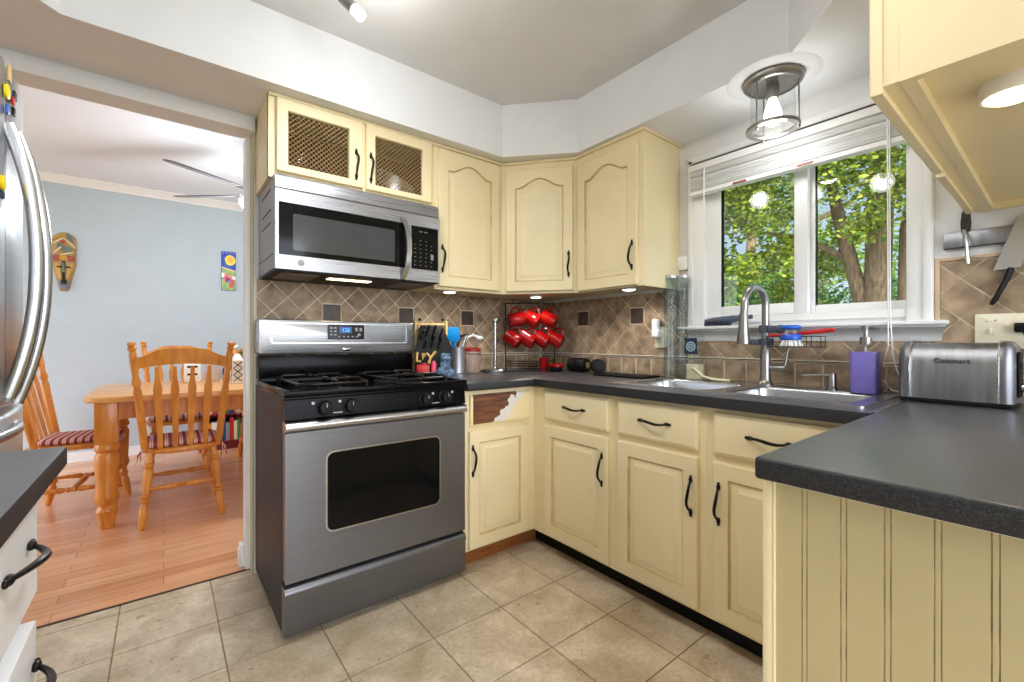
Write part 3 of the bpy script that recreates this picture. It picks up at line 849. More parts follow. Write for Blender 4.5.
# puck lights under the wall cabinets
def puck(c, label, m=LEDM, r=.034, hz=.014):
    t = thing('puck_light', label, 'light', c, 0, 'puck lights under the wall cabinets')
    mb = MB(); mb.lathe([(r * 1.12, 0), (r * 1.18, -hz * .5), (r * 1.1, -hz), (r, -hz), (r, -hz * .7)], c, (0, 0, 1), 28); mb.build('housing', WHITEPL, t)
    mb = MB(); mb.lathe([(r * .98, -hz * .55), (r * .98, -hz * 1.02), (r * .7, -hz * 1.25), (r * .3, -hz * 1.32)], c, (0, 0, 1), 28); mb.build('lens', m, t)
    return t
puck((1.262, 2.165, 1.3869), 'lit puck light under the arched cabinet next to the microwave')
puck((1.835, 2.08, 1.3869), 'lit puck light under the diagonal corner cabinet')
puck((1.972, 1.477, 1.3899), 'lit puck light under the cabinet beside the window')
puck((1.165, .062, z0 + .0219), 'lit warm puck light under the hanging cabinet, near its left end', WARML, .037, .026)
# ================================================================== WORKTOPS AND SINK
def top_faces(o):
    """worktop tops get a paler, glossier laminate that paints in glare; edges stay matt"""
    o.data.materials.append(LAMTOP)
    for p in o.data.polygons:
        if p.normal.z > .8: p.material_index = 1
    return o
def top_piece(boxes, name, label, loc):
    mb = MB()
    for (x0, x1, y0, y1, b) in boxes: mb.box(x0, x1, y0, y1, CZ - .038, CZ, b)
    return top_faces(solo(mb, name, LAM, label, 'worktop', loc=loc))
XB = 1.510
SINK = (1.602, 2.092, .372, 1.322)
top_piece([(1.108, WX - .014, 1.731, WY - .0145, .006)], 'worktop', 'black laminate worktop run in the corner right of the range, under the mug rack', (1.6, 2.06, CZ))
mb = MB()
hx0, hx1, hy0, hy1 = SINK[0] + .02, SINK[1] - .02, SINK[2] + .02, SINK[3] - .02
mb.prism([(XB, .337), (WX - .0145, .337), (WX - .0145, hy0), (XB, hy0)], CZ - .038, CZ)
mb.prism([(XB, hy1), (WX - .0145, hy1), (WX - .0145, 1.730), (XB, 1.730)], CZ - .038, CZ)
mb.prism([(XB, hy0), (hx0, hy0), (hx0, hy1), (XB, hy1)], CZ - .038, CZ)
mb.prism([(hx1, hy0), (WX - .0145, hy0), (WX - .0145, hy1), (hx1, hy1)], CZ - .038, CZ)
top_faces(solo(mb, 'worktop', LAM, 'black laminate worktop along the window wall that holds the sink', 'worktop', loc=(1.8, .9, CZ)))
pw = thing('worktop', 'wide black laminate peninsula worktop with the toaster on it', 'worktop', (1.4, -.05, CZ))
mb = MB(); mb.box(.792, WX - .0145, -.46, .336, CZ - .038, CZ, .007, 3); top_faces(mb.build('top', LAM, pw))
mb = MB(); mb.box(1.535, 1.93, .330, .3465, CZ + .0002, CZ + .0022, .0008, 1); mb.build('seam_strip', STEELB, pw)
# sink
ts = thing('kitchen_sink', 'stainless double bowl drop-in sink below the window', 'sink', (1.84, .85, CZ))
mb = MB(); z = CZ + .006
b1 = rrect(1.655, 2.005, .875, 1.275, .055); b2 = rrect(1.655, 2.005, .42, .825, .055)
def rim_part(o, hole):
    n = len(hole)
    # match outer loop to the hole loop
    x0, x1, y0, y1 = o; cx = (x0 + x1) / 2; cy = (y0 + y1) / 2
    out = []
    hx = max(abs(p[0] - (1.83)) for p in hole); 
    m = n // 4; C = [(x0, y0), (x1, y0), (x1, y1), (x0, y1)]
    for q in range(4):
        for k in range(m): out.append((C[q][0], C[q][1]))
    # small rounding of the corners so the loop has no doubled points
    o2 = rrect(x0, x1, y0, y1, .02, m - 1)
    mb.plate(o2, hole, CZ + .0004, z)
rim_part((SINK[0], SINK[1] - .0, .85, SINK[3]), b1); rim_part((SINK[0], SINK[1], SINK[2], .8495), b2)
mb.box(2.0, SINK[1], .83, .87, CZ + .0004, z - .0002); mb.box(SINK[0], 1.65, .83, .87, CZ + .0004, z - .0002)
mb.build('rim', STEELB, ts)
def bowl(x0, x1, y0, y1, depth):
    mb = MB(); rings = []
    for i, zz, r in ((0, z, .055), (.002, z - .012, .055), (.012, z - depth + .03, .06), (.035, z - depth + .006, .06), (.06, z - depth, .06)):
        rings.append([(p[0], p[1], zz) for p in rrect(x0 + i, x1 - i, y0 + i, y1 - i, r)])
    mb.loops(rings, True, False, True)
    o = mb.build('bowl', STEELB, ts)
    sm = o.modifiers.new('thick', 'SOLIDIFY'); sm.thickness = .0015; sm.offset = 1
    mb = MB(); c = ((x0 + x1) / 2, (y0 + y1) / 2, z - depth + .0022); mb.lathe([(.045, 0), (.045, .003), (.03, .002), (.012, .001)], c); mb.build('drain', CHROME, o)
bowl(1.655, 2.005, .875, 1.275, .165); bowl(1.655, 2.005, .42, .825, .165)

# faucet
tf = thing('faucet', 'brushed nickel gooseneck pull-down faucet behind the sink', 'faucet', (2.05, .82, z))
mb = MB(); mb.lathe([(.031, 0), (.031, .006), (.026, .012), (.021, .03), (.0205, .15), (.0165, .165)], (2.05, .82, z)); mb.build('base', NICKEL, tf)
pts = [(2.05, .82, z + .16), (2.05, .82, 1.255)]
for k in range(0, 17):
    a = PI * k / 16; pts.append((1.978 + .072 * math.cos(a), .82 + .012 * (1 - math.cos(a)), 1.255 + .072 * math.sin(a)))
pts.append((1.904, .846, 1.215))
mb = MB(); mb.tube(pts, .0148, 16); mb.build('spout', NICKEL, tf)
mb = MB(); mb.lathe([(.0155, 0), (.017, -.01), (.0185, -.05), (.0255, -.118), (.0255, -.128), (.02, -.13)], (1.903, .847, 1.216), (0, 0, 1)); mb.build('spray_head', NICKEL, tf)
mb = MB(); mb.lathe([(.012, 0), (.013, .02), (.0155, .045), (.0155, .055), (.012, .058)], (2.05, .803, .985), (.25, -1, .0))
mb.tube([(2.062, .757, .985), (2.067, .748, 1.0), (2.07, .742, 1.05), (2.072, .736, 1.075)], [.007, .006, .005, .004], 10)
mb.build('lever', NICKEL, tf)
# brush caddy clipped on the faucet
tk = thing('brush_caddy', 'slate grey clip-on brush caddy clamped round the faucet', 'caddy', (2.05, .80, 1.09))
mb = MB()
mb.lathe([(.0152, -.016), (.026, -.016), (.026, .016), (.0152, .016)], (2.05, .82, 1.152), (0, 0, 1), 20, False, False)
mb.box(2.02, 2.05, .765, .80, 1.137, 1.165, .004)
mb.lathe([(.0215, -.014), (.031, -.014), (.031, .014), (.0215, .014)], (2.05, .82, 1.096), (0, 0, 1), 20, False, False)
mb.lathe([(.012, 0), (.017, .004), (.017, .022), (.012, .026)], (2.034, .765, 1.151), (-.2, -1, 0))
mb.box(2.0, 2.026, .83, .868, 1.083, 1.108, .005)
mb.build('clamp', GREYBL, tk)
mb = MB()
for k in range(5):
    a = .79 - k * .048; mb.tube([(1.995, a, 1.118), (1.995, a, 1.076), (2.045, a, 1.076), (2.045, a, 1.118)], .0014, 6)
for zz in (1.076, 1.097, 1.118):
    mb.tube([(1.995, .795, zz), (1.995, .595, zz), (2.045, .595, zz), (2.045, .795, zz)], .0015, 6, closed=True)
mb.build('basket', IRON, tk)
tb = thing('palm_brush', 'round blue palm brush with white bristles in the faucet caddy', 'brush', (2.0, .70, 1.085))
c = (1.99, .700)
mb = MB(); mb.lathe([(.006, .064), (.030, .064), (.036, .058), (.036, .05), (.031, .047)], (c[0], c[1], 1.10)); mb.lathe([(.034, .027), (.0355, .025), (.036, .008), (.033, .004)], (c[0], c[1], 1.10)); mb.build('cap', BLUED, tb)
mb = MB(); mb.lathe([(.031, .047), (.0335, .046), (.0335, .027), (.031, .027)], (c[0], c[1], 1.10)); mb.build('reservoir', GLASSC, tb)
mb = MB()
for k in range(60):
    a = k * 2.4; r = .029 * math.sqrt((k + .5) / 60)
    p = (c[0] + r * math.cos(a), c[1] + r * math.sin(a), 1.104); q = (c[0] + r * 1.45 * math.cos(a), c[1] + r * 1.45 * math.sin(a), 1.079)
    mb.tube([p, q], .003, 5)
mb.build('bristles', WHITEPL, tb)
mb = MB(); mb.tube([(2.02, .795, 1.122), (2.02, .70, 1.128), (2.02, .64, 1.135), (2.02, .575, 1.142)], [.006, .006, .008, .009], 10, flat=.6)
mb.sphere((2.02, .568, 1.143), (.009, .012, .008), 10, 8)
solo(mb, 'bottle_brush', REDPL, 'red handled slim brush lying across the faucet caddy', 'brush', loc=(2.02, .69, 1.12))
tg = thing('scrub_brush', 'slate grey scrub brush lying on the window sill left of the faucet', 'brush', (2.11, 1.06, 1.1735))
mb = MB(); mb.tube([(2.112, 1.125, 1.194), (2.112, 1.08, 1.197), (2.112, .99, 1.204), (2.112, .93, 1.210), (2.112, .9, 1.212)], [.012, .017, .017, .011, .010], 12, flat=.5); mb.build('handle', GREYBL, tg)
mb = MB()
for i in range(10):
    for j in range(4): mb.cyl((2.099 + j * .009, 1.118 - i * .0125, 1.195), (2.097 + j * .010, 1.119 - i * .0125, 1.1735), .0032, .0036, 6)
mb.build('bristles', NAVY, tg)
# deck soap pump
td = thing('soap_pump', 'slim chrome soap pump set in the sink deck right of the faucet', 'pump', (2.045, .575, z))
mb = MB(); mb.lathe([(.020, 0), (.020, .006), (.015, .012), (.0145, .052), (.012, .066), (.004, .07)], (2.045, .575, z)); mb.build('body', NICKEL, td)
mb = MB(); mb.tube([(2.04, .58, z + .058), (2.02, .625, z + .056), (2.002, .668, z + .054)], [.0065, .0055, .0045], 10); mb.build('spout', NICKEL, td)
# purple soap
tq = thing('soap_bottle', 'clear square-shouldered bottle of purple soap beside the toaster', 'bottle', (2.035, .468, z))
def rsq(c, r, k, zz): return [(c[0] + p[0], c[1] + p[1], zz) for p in rrect(-r, r, -r, r, k, 5)]
c = (2.035, .468)
mb = MB(); mb.loops([rsq(c, .040, .02, z + .0005), rsq(c, .043, .02, z + .006), rsq(c, .043, .02, z + .152)]); mb.build('soap', PURPLE, tq)
mb = MB(); mb.loops([rsq(c, .0432, .02, z + .0005), rsq(c, .0455, .022, z + .004), rsq(c, .0455, .022, z + .158), rsq(c, .040, .024, z + .170), rsq(c, .025, .022, z + .177), rsq(c, .016, .0159, z + .180), rsq(c, .016, .0159, z + .186)], True, True, False); mb.build('bottle', GLASSC, tq)
mb = MB(); mb.lathe([(.0185, .178), (.0185, .205), (.008, .207), (.0065, .232), (.013, .233), (.013, .247), (.004, .248)], (c[0], c[1], z)); mb.tube([(c[0], c[1], z + .240), (c[0] - .02, c[1] - .03, z + .240), (c[0] - .028, c[1] - .042, z + .234)], [.006, .005, .004], 8)
mb.build('pump_head', NICKEL, tq)
mb = MB(); mb.tube([(c[0], c[1], z + .2), (c[0] - .004, c[1], z + .1), (c[0] - .01, c[1] - .025, z + .01)], .003, 8); mb.build('dip_tube', WHITEPL, tq)

# ================================================================== GAS RANGE
tr_ = thing('gas_range', 'stainless steel gas range with black cooktop and oven window', 'range', (.72, 2.08, 0))
RX0, RX1 = .340, 1.102
mb = MB(); mb.box(RX0, RX1, 1.792, 2.375, .03, .895); mb.box(RX0 + .03, RX1 - .03, 1.83, 2.36, 0, .03); mb.build('body', STEELD, tr_)
# storage drawer
mb = MB(frame((RX0, 0, 0), (0, 1, 0), (0, 0, 1)) @ Matrix.Diagonal((-1, 1, 1, 1)))
pf = [(-1.791, .03), (-1.752, .03), (-1.746, .034), (-1.744, .17), (-1.738, .182), (-1.738, .192), (-1.746, .204), (-1.765, .207), (-1.791, .207)]
mb.prism(pf, 0, RX1 - RX0); mb.build('drawer', STEEL, tr_, ang=60)
# oven door
mb = MB(frame((0, 1.790, 0), (1, 0, 0), (0, 0, 1)))
W0, W1, Z0, Z1 = .484, .969, .375, .678
n6 = 6
mb.plate(rrect(RX0 + .002, RX1 - .002, .222, .765, .004, n6), rrect(W0, W1, Z0, Z1, .028, n6), 0, .044)
dr = mb.build('oven_door', STEEL, tr_, ang=30)
mb = MB(frame((0, 1.790, 0), (1, 0, 0), (0, 0, 1))); mb.plate(rrect(W0 - .003, W1 + .003, Z0 - .003, Z1 + .003, .031, n6), rrect(W0 + .003, W1 - .003, Z0 + .003, Z1 - .003, .026, n6), .0442, .0462); mb.build('window_bezel', STEELB, dr)
mb = MB(frame((0, 1.790, 0), (1, 0, 0), (0, 0, 1))); mb.prism(rrect(W0 + .0005, W1 - .0005, Z0 + .0005, Z1 - .0005, .027, n6), .03, .0405); mb.build('window', BGLASS, dr)
mb = MB(frame((RX0 + .001, 0, 0), (0, 1, 0), (0, 0, 1)) @ Matrix.Diagonal((-1, 1, 1, 1)))
pf = [(-1.790, .7655)] + [(-1.752 + .027 * math.sin(PI * k / 10) , .787 - .0205 * math.cos(PI * k / 10)) for k in range(11)] + [(-1.790, .8075)]
mb.prism(pf, 0, RX1 - RX0 - .002); mb.build('handle', STEELB, dr, ang=60)
# control fascia
mb = MB(frame((RX0 + .0005, 0, 0), (0, 1, 0), (0, 0, 1)) @ Matrix.Diagonal((-1, 1, 1, 1)))
mb.prism([(-1.791, .810), (-1.748, .810), (-1.744, .815), (-1.752, .884), (-1.791, .884)], 0, RX1 - RX0 - .001); cp = mb.build('control_panel', BLACKG, tr_, ang=30)
for kx in (.477, .574, .897, .995):
    nb = (0, -1, .1)
    mb = MB(); o = (kx, 1.7485, .847)
    mb.lathe([(.030, 0), (.030, .004), (.025, .006), (.0225, .03), (.020, .032)], o, nb, 24); mb.M = Matrix.Translation(Vector(o) + Vector((0, -.0315, .003))) @ Matrix.Rotation(.1, 4, 'X')
    mb.box(-.004, .004, -.004, .004, -.017, .018, .0015); mb.M = Matrix(); k = mb.build('knob', BLACKM, cp)
    mb = MB(); mb.box(kx - .0012, kx + .0012, 1.7115, 1.713, .853, .868); mb.build('pointer', GLYPH, k)
    sx_ = -1 if kx < .72 else 1
    mb = MB(); mb.lathe([(.0055, 0), (.0055, .002)], (kx - .040 if kx < .72 else kx + .038, 1.749, .868), (0, -1, .1)); mb.build('burner_mark', GLYPH, cp)
for kx in (.525, .948):
    mb = MB(); mb.box(kx - .017, kx + .017, 1.7435, 1.746, .8245, .8275); mb.build('legend', GLYPH, cp)
# cooktop
mb = MB(); zc = .898
mb.box(RX0 - .003, RX1 + .003, 1.732, 2.335, .886, zc, .004)
mb.box(RX0 - .003, RX1 + .003, 1.732, 1.752, zc - .002, .921, .006); mb.box(RX0 - .003, RX0 + .014, 1.75, 2.335, zc - .002, .921, .006); mb.box(RX1 - .014, RX1 + .003, 1.75, 2.335, zc - .002, .921, .006)
mb.build('cooktop', BLACKG, tr_)
BUR = [(.535, 1.885), (.535, 2.165), (.905, 1.885), (.905, 2.165)]
for (bx, by) in BUR:
    mb = MB(); mb.lathe([(.075, 0), (.07, .004), (.045, .005), (.044, .014), (.042, .016)], (bx, by, zc)); bb = mb.build('burner', STEELD, tr_)
    mb = MB(); mb.lathe([(.040, .0165), (.040, .022), (.034, .026), (.002, .026)], (bx, by, zc)); mb.build('burner_cap', BLACKM, bb)
for gx0, gx1 in ((.405, .665), (.775, 1.035)):
    mb = MB(); r = .0062; zt = .945; y0, y1 = 1.775, 2.275
    fr_ = [(p[0], p[1], zt - .012) for p in rrect(gx0, gx1, y0, y1, .05, 5)]
    mb.tube(fr_, r, 8, closed=True)
    ym = (y0 + y1) / 2; mb.tube([(gx0, ym, zt - .012), (gx1, ym, zt - .012)], r, 8)
    cx = (gx0 + gx1) / 2
    for by in (1.885, 2.165):
        for dx, dy in ((1, 0), (-1, 0), (0, 1), (0, -1)):
            L = (gx1 - gx0) / 2 if dx else .112
            mb.tube([(cx + dx * L, by + dy * L, zt - .012), (cx + dx * (L - .012), by + dy * (L - .012), zt), (cx + dx * .028, by + dy * .028, zt)], r, 8)
    for px in (gx0 + .012, gx1 - .012):
        for py in (y0 + .012, ym, y1 - .012): mb.tube([(px, py, zt - .014), (px, py, zc + .0005)], .007, 8)
    mb.build('grate', IRON, tr_)
# backguard
mb = MB(); mb.box(RX0, RX1, 2.30, 2.375, .921, 1.03, .004); mb.box(RX0, RX1, 2.29, 2.335, .895, .93, .006); bg0 = mb.build('lower_backguard', BLACKG, tr_)
mb = MB(frame((0, 2.375, 0), (1, 0, 0), (0, 0, 1)))
mb.prism(rrect(RX0 - .003, RX1 + .003, 1.038, 1.203, .012, 4), 0, .085, .006, 2); bg = mb.build('backguard', STEELP, tr_, ang=50)
mb = MB(frame((0, 2.29, 0), (1, 0, 0), (0, 0, 1))); mb.plate(rrect(.388, 1.062, 1.087, 1.188, .014, 5), rrect(.394, 1.056, 1.093, 1.182, .010, 5), 0, .003); mb.build('embossed_border', STEELB, bg)
mb = MB(frame((0, 2.29, 0), (1, 0, 0), (0, 0, 1))); mb.prism(rrect(.640, .822, 1.108, 1.183, .006, 3), 0, .006, .0015, 1); ck = mb.build('clock_panel', BGLASS, bg)
mb = MB(frame((0, 2.284, 0), (1, 0, 0), (0, 0, 1))); mb.box(.697, .757, 1.140, 1.172, 0, .0012); sc_ = mb.build('display', SCREEN, ck)
mb = MB(frame((0, 2.2826, 0), (1, 0, 0), (0, 0, 1)))
def seg7(u, v, w, h, on):
    t = .0014
    S = {'a': (u, u + w, v + h - t, v + h), 'g': (u, u + w, v + h / 2 - t / 2, v + h / 2 + t / 2), 'd': (u, u + w, v, v + t), 'b': (u + w - t, u + w, v + h / 2, v + h), 'c': (u + w - t, u + w, v, v + h / 2), 'f': (u, u + t, v + h / 2, v + h), 'e': (u, u + t, v, v + h / 2)}
    for q in on: a = S[q]; mb.box(a[0], a[1], a[2], a[3], 0, .0006)
seg7(.708, .148 + 1.0, .008, .015, 'bc'); seg7(.722, 1.148, .008, .015, 'abcd'); seg7(.735, 1.148, .008, .015, 'abgcd')
mb.build('digits', mat('clock_digits', (120, 200, 255), .4, emit=(90, 190, 255), estr=1.6), ck)
mb = MB(frame((0, 2.284, 0), (1, 0, 0), (0, 0, 1)))
for i in range(5): mb.box(.668 + i * .022 + .022, .679 + i * .022 + .022, 1.119, 1.126, 0, .0008)
for i in range(3):
    for j in range(2): mb.box(.650 + j * .02, .662 + j * .02, 1.128 + i * .017, 1.135 + i * .017, 0, .0008)
for i in range(2): mb.box(.775 + i * .022, .788 + i * .022, 1.150, 1.168, 0, .0008)
mb.lathe([(.008, 0), (.008, .0008)], (.795, 1.132, 0))
mb.build('keys', GREYPL, ck)
mb = MB(frame((0, 2.29, 0), (1, 0, 0), (0, 0, 1))); mb.lathe([(.02, .0), (.021, .002), (.017, .0045), (.004, .006)], (0, 0, 0)); 
for v in mb.bm.verts: pass
mb.bm.transform(Matrix.Translation((.733, 2.29, 1.0585)) @ Matrix.Diagonal((1.15, 1, .42, 1)) @ Matrix.Translation((0, -2.29, 0)))
mb.build('badge', CHROME, bg)

# ================================================================== MICROWAVE
tmw = thing('microwave', 'stainless over-the-range microwave with black glass door', 'microwave', (.73, 2.2, 1.40))
MX0, MX1 = .356, 1.1035
mb = MB(); mb.box(MX0, MX1, 2.035, WY - .0105, 1.402, 1.788)
mbd = mb.build('body', GREYPL, tmw)
mb = MB()
for k in range(3):
    zz = 1.60 + k * .055 + (.03 if k == 2 else 0); mb.box(MX0 - .002, MX0, 2.10, 2.30, zz, zz + .004)
mb.box(MX0 - .0015, MX0, 2.05, 2.385, 1.46, 1.463)
mb.build('side_vents', BLACKM, mbd)
mb = MB(frame((MX0, 0, 0), (0, 1, 0), (0, 0, 1)) @ Matrix.Diagonal((-1, 1, 1, 1)))
mb.prism([(-2.034, 1.727), (-2.004, 1.727), (-2.0, 1.731), (-2.004, 1.775), (-2.012, 1.787), (-2.034, 1.787)], 0, MX1 - MX0); mb.build('vent_panel', STEELP, tmw, ang=30)
FM = frame((0, 2.034, 0), (1, 0, 0), (0, 0, 1))
mb = MB(FM)
mb.plate(rrect(MX0, .945, 1.397, 1.724, .004, 4), rrect(MX0 + .012, .935, 1.455, 1.672, .004, 4), 0, .034)
md = mb.build('door', STEELP, tmw, ang=30)
mb = MB(FM); mb.prism(rrect(MX0 + .0125, .9345, 1.4555, 1.6715, .004, 4), .01, .031); gw = mb.build('glass', BGLASS, md)
mb = MB(FM); mb.prism(rrect(.422, .868, 1.478, 1.630, .006, 4), .0311, .0322); mb.build('window', MWGLASS, gw)
mb = MB(FM); mb.plate(rrect(.9455, MX1, 1.397, 1.724, .004, 4), rrect(.952, MX1 - .004, 1.455, 1.668, .003, 4), 0, .034); pn = mb.build('control_surround', STEELP, tmw, ang=30)
mb = MB(FM); mb.prism(rrect(.9525, MX1 - .0045, 1.4555, 1.6675, .003, 4), .01, .0325); pp = mb.build('control_panel', BGLASS, pn)
mb = MB(FM)
for r in range(7):
    for c_ in range(4):
        u = .972 + c_ * .030; v = 1.475 + r * .0205
        if r > 5 and c_ in (0, 3): continue
        mb.box(u - .0042, u + .0042, v - .0013, v + .0013, .0325, .0330)
mb.box(1.058, 1.074, 1.508, 1.535, .0325, .0331); mb.box(.995, 1.012, 1.641, 1.645, .0325, .033); mb.box(1.022, 1.04, 1.641, 1.645, .0325, .033)
mb.build('key_legends', mat('dim_key_legend', (120, 120, 124), .5, var=0), pp)
# handle: an arched flat bar
mb = MB(); n = 16; A_ = []
for k in range(n + 1):
    s = -1 + 2 * k / n; zz = 1.547 + s * .150; yy = 2.0 - .038 * (1 - abs(s) ** 2.4) ; xx = .905 + .016 * (1 - s * s)
    A_.append([(xx - .014, yy, zz), (xx + .014, yy, zz), (xx + .012, yy - .010, zz), (xx - .012, yy - .010, zz)])
mb.loops(A_); mb.build('handle', STEELB, md, ang=40)
mb = MB(); mb.box(MX0 + .002, MX1 - .002, 2.002, WY - .012, 1.392, 1.4015); ub = mb.build('underside', BLACKM, tmw)
for a, b_ in ((.392, .545), (.92, 1.075)):
    mb = MB(); mb.box(a, b_, 2.08, 2.28, 1.3885, 1.3919); mb.build('grease_filter', mat('filter_mesh', (128, 112, 98), .5, metal=.4, var=.3, scale=120), ub)
mb = MB(); mb.box(.60, .80, 2.12, 2.175, 1.389, 1.3919, .001, 1); mb.build('lamp_lens', WARML, ub)
mb = MB(); mb.lathe([(.014, 0), (.014, .0008), (.011, .0012)], (0, 0, 0), (0, -1, 0)); mb.bm.transform(Matrix.Translation((.452, 1.9998, 1.427))); mb.build('badge', GREYPL, md)

# ================================================================== FRIDGE (left edge of the view)
tfr = thing('fridge', 'stainless french door fridge with bowed handles and magnets at the left edge', 'fridge', (-.62, 1.55, 0))
FY0, FY1 = 1.195, 1.915
def fx(y):                                   # gently bowed door fronts
    s = (y - (FY0 + FY1) / 2) / ((FY1 - FY0) / 2); return -.285 - .045 * s * s
mb = MB(); mb.box(-1.08, -.41, FY0 + .004, FY1 - .004, .03, 1.742, .006); mb.box(-1.04, -.45, FY0 + .03, FY1 - .03, 0, .03)
mb.build('cabinet', FRIDGEM, tfr)
def fdoor(y0, y1, z0, z1, name):
    mb = MB(); N = 10; b = .01
    def ring(zz, i):
        P = [(-.405, y0 + i, zz), (-.405, y1 - i, zz)]
        for k in range(N + 1):
            y = y1 - i + (y0 - y1 + 2 * i) * k / N
            e = min(abs(y - y0), abs(y1 - y)); P.append((fx(y) - i - (.006 if e < .012 else 0), y, zz))
        return P
    mb.loops([ring(z0, b), ring(z0 + b, 0), ring(z1 - b, 0), ring(z1, b)]); return mb.build(name, FRIDGEM, tfr, ang=50)
ymid = 1.545
fd1 = fdoor(FY0, ymid - .003, .945, 1.752, 'door'); fd2 = fdoor(ymid + .003, FY1, .945, 1.752, 'door'); fd3 = fdoor(FY0, FY1, .10, .93, 'freezer_drawer')
def bow(y, z0, z1, p, par):
    mb = MB(); P = []; n = 22; R = []
    for k in range(n + 1):
        s = -1 + 2 * k / n; P.append((fx(y) + .004 + p * (1 - abs(s) ** 2.2), y, (z0 + z1) / 2 + s * (z1 - z0) / 2)); R.append(.013)
    mb.tube(P, R, 12, flat=.8); return mb.build('handle', STEELB, par)
bow(1.515, .97, 1.60, .046, fd1); bow(1.585, .95, 1.605, .050, fd2)
mb = MB(); P = []
for k in range(21):
    s = -1 + 2 * k / 20; y = 1.42 + s * .18; P.append((fx(y) + .002 + .018 * (1 - abs(s) ** 4), y, .895))
mb.tube(P, .012, 12, flat=.8); mb.build('handle', STEELB, fd3)
# dispenser in the near door
mb = MB(); mb.box(fx(1.34) - .004, fx(1.34) + .004, 1.245, 1.425, 1.22, 1.52, .004); dp = mb.build('dispenser', GREYPL, fd1)
mb = MB(); mb.box(fx(1.34) + .0041, fx(1.34) + .006, 1.262, 1.408, 1.24, 1.43); mb.build('recess', BLACKM, dp)
mb = MB(); mb.box(fx(1.34) - .002, fx(1.34) + .022, 1.25, 1.42, 1.205, 1.222, .004); mb.build('drip_ledge', STEELB, dp)
def magnet(y, zz, r, m, label, shape=0, w=None):
    mb = MB(); x = fx(y) + .0012
    if shape == 0: mb.lathe([(r, 0), (r, .004), (r * .8, .006), (.001, .0065)], (x, y, zz), (1, 0, 0), 20)
    else: mb.box(x, x + .005, y - r, y + r, zz - w, zz + w, .0015)
    solo(mb, 'fridge_magnet', m, label, 'magnet', loc=(x, y, zz))
magnet(1.512, 1.672, .017, YELLOW, 'round yellow magnet high on the fridge door')
magnet(1.485, 1.455, .017, YELLOW, 'round yellow magnet halfway down the fridge door')
magnet(1.578, 1.690, .010, NAVY, 'small square navy magnet right of the high yellow one', 1, .011)
magnet(1.514, 1.632, .009, BLUED, 'small blue magnet just under the high yellow one', 1, .010)
magnet(1.562, 1.672, .008, REDPL, 'small red magnet below the square navy one', 1, .009)
magnet(1.566, 1.648, .008, BLACKM, 'small black magnet lowest of the cluster on the fridge door', 1, .010)
magnet(1.48, 1.427, .010, NAVY, 'navy magnet under the lower round yellow one', 1, .008)
magnet(1.53, 1.722, .010, TAN, 'slim tan wooden magnet near the top edge of the fridge door', 1, .02)

# ================================================================== WHITE CABINET (lower left corner)
tw = thing('white_base_cabinet', 'white base cabinet with black pulls in the lower left corner', 'cabinet', (-.5, .6, 0))
mb = MB(); mb.box(-1.0, -.185, -.30, 1.03, .10, CZ - .0385); mb.box(-1.0, -.24, -.30, 1.0, 0, .10); mb.build('body', LAMW, tw)
FW = frame((-.185, 0, 0), (0, 1, 0), (0, 0, 1))
d1 = slab_drawer(FW, .60, 1.075, .675, .858, parent=tw, m=LAMW)
pull(FW @ Matrix.Translation((0, 0, .02)), .938, .782, .146, False, d1, h=.024)
mb = MB(); mb.box(-.185, -.160, .585, 1.03, .38, .653, .003); d2 = mb.build('drawer', LAMW, tw)
pull(FW @ Matrix.Translation((0, 0, .025)), .938, .592, .146, False, d2, h=.024)
mb = MB(); mb.box(-.185, -.165, .60, 1.03, .105, .37, .003); d3 = mb.build('drawer', LAMW, tw)
mb = MB(); mb.box(-1.05, -.142, -.33, 1.172, CZ - .037, CZ, .005)
top_faces(solo(mb, 'worktop', LAM, 'dark worktop on the white cabinet in the lower left corner', 'worktop', loc=(-.5, .5, CZ)))
# ================================================================== THINGS ON THE WORKTOPS
Z = CZ + .0006
# utensil crock with tools
tu = thing('utensil_crock', 'tall stainless utensil crock left of the red lidded jar', 'crock', (1.405, 2.31, Z))
c = (1.405, 2.31)
mb = MB(); mb.lathe([(.040, 0), (.043, .003), (.043, .156), (.0445, .160), (.041, .160), (.041, .006), (.001, .006)], (c[0], c[1], Z), (0, 0, 1), 28); mb.build('body', mat('satin_crock_steel', (190, 191, 194), .42, metal=.85), tu)
def blade(name, m, label, pts, rr, flat=.3, head=None, loc=None, cat='utensil', hm=None):
    t = thing(name, label, cat, pts[0])
    mb = MB(); mb.tube(pts, rr, 10, flat=flat); mb.build('handle', m, t)
    if head is not None:
        mb = MB(); head(mb); mb.build('head', hm or m, t)
    return t
def spat_head(mb):
    mb.M = frame((1.362, 2.285, 1.135), (.80, -.60, .0), (-.12, -.14, .98))
    mb.prism([(-.034, -.04), (.030, -.04), (.038, -.015), (.036, .03), (.022, .048), (-.020, .050), (-.036, .034), (-.040, -.01)], -.004, .004, .003, 2)
blade('spatula', BLUEPL, 'bright blue spatula standing in the stainless crock', [(1.397, 2.305, Z + .01), (1.372, 2.292, 1.10)], [.007, .006], .7, spat_head)
blade('spoon', BLUEPL, 'second blue spoon leaning low in the stainless crock', [(1.40, 2.325, Z + .01), (1.378, 2.318, 1.085), (1.376, 2.317, 1.10)], [.006, .011, .008], .6)
def ladle_head(mb):
    mb.sphere((1.545, 2.28, 1.118), (.022, .020, .014), 14, 8)
blade('ladle', WHITEPL, 'white ladle curving out of the stainless crock over the red lid', [(1.412, 2.315, Z + .01), (1.428, 2.308, 1.065), (1.462, 2.298, 1.118), (1.50, 2.29, 1.137), (1.535, 2.282, 1.125)], [.006, .007, .008, .008, .008], .6, ladle_head)
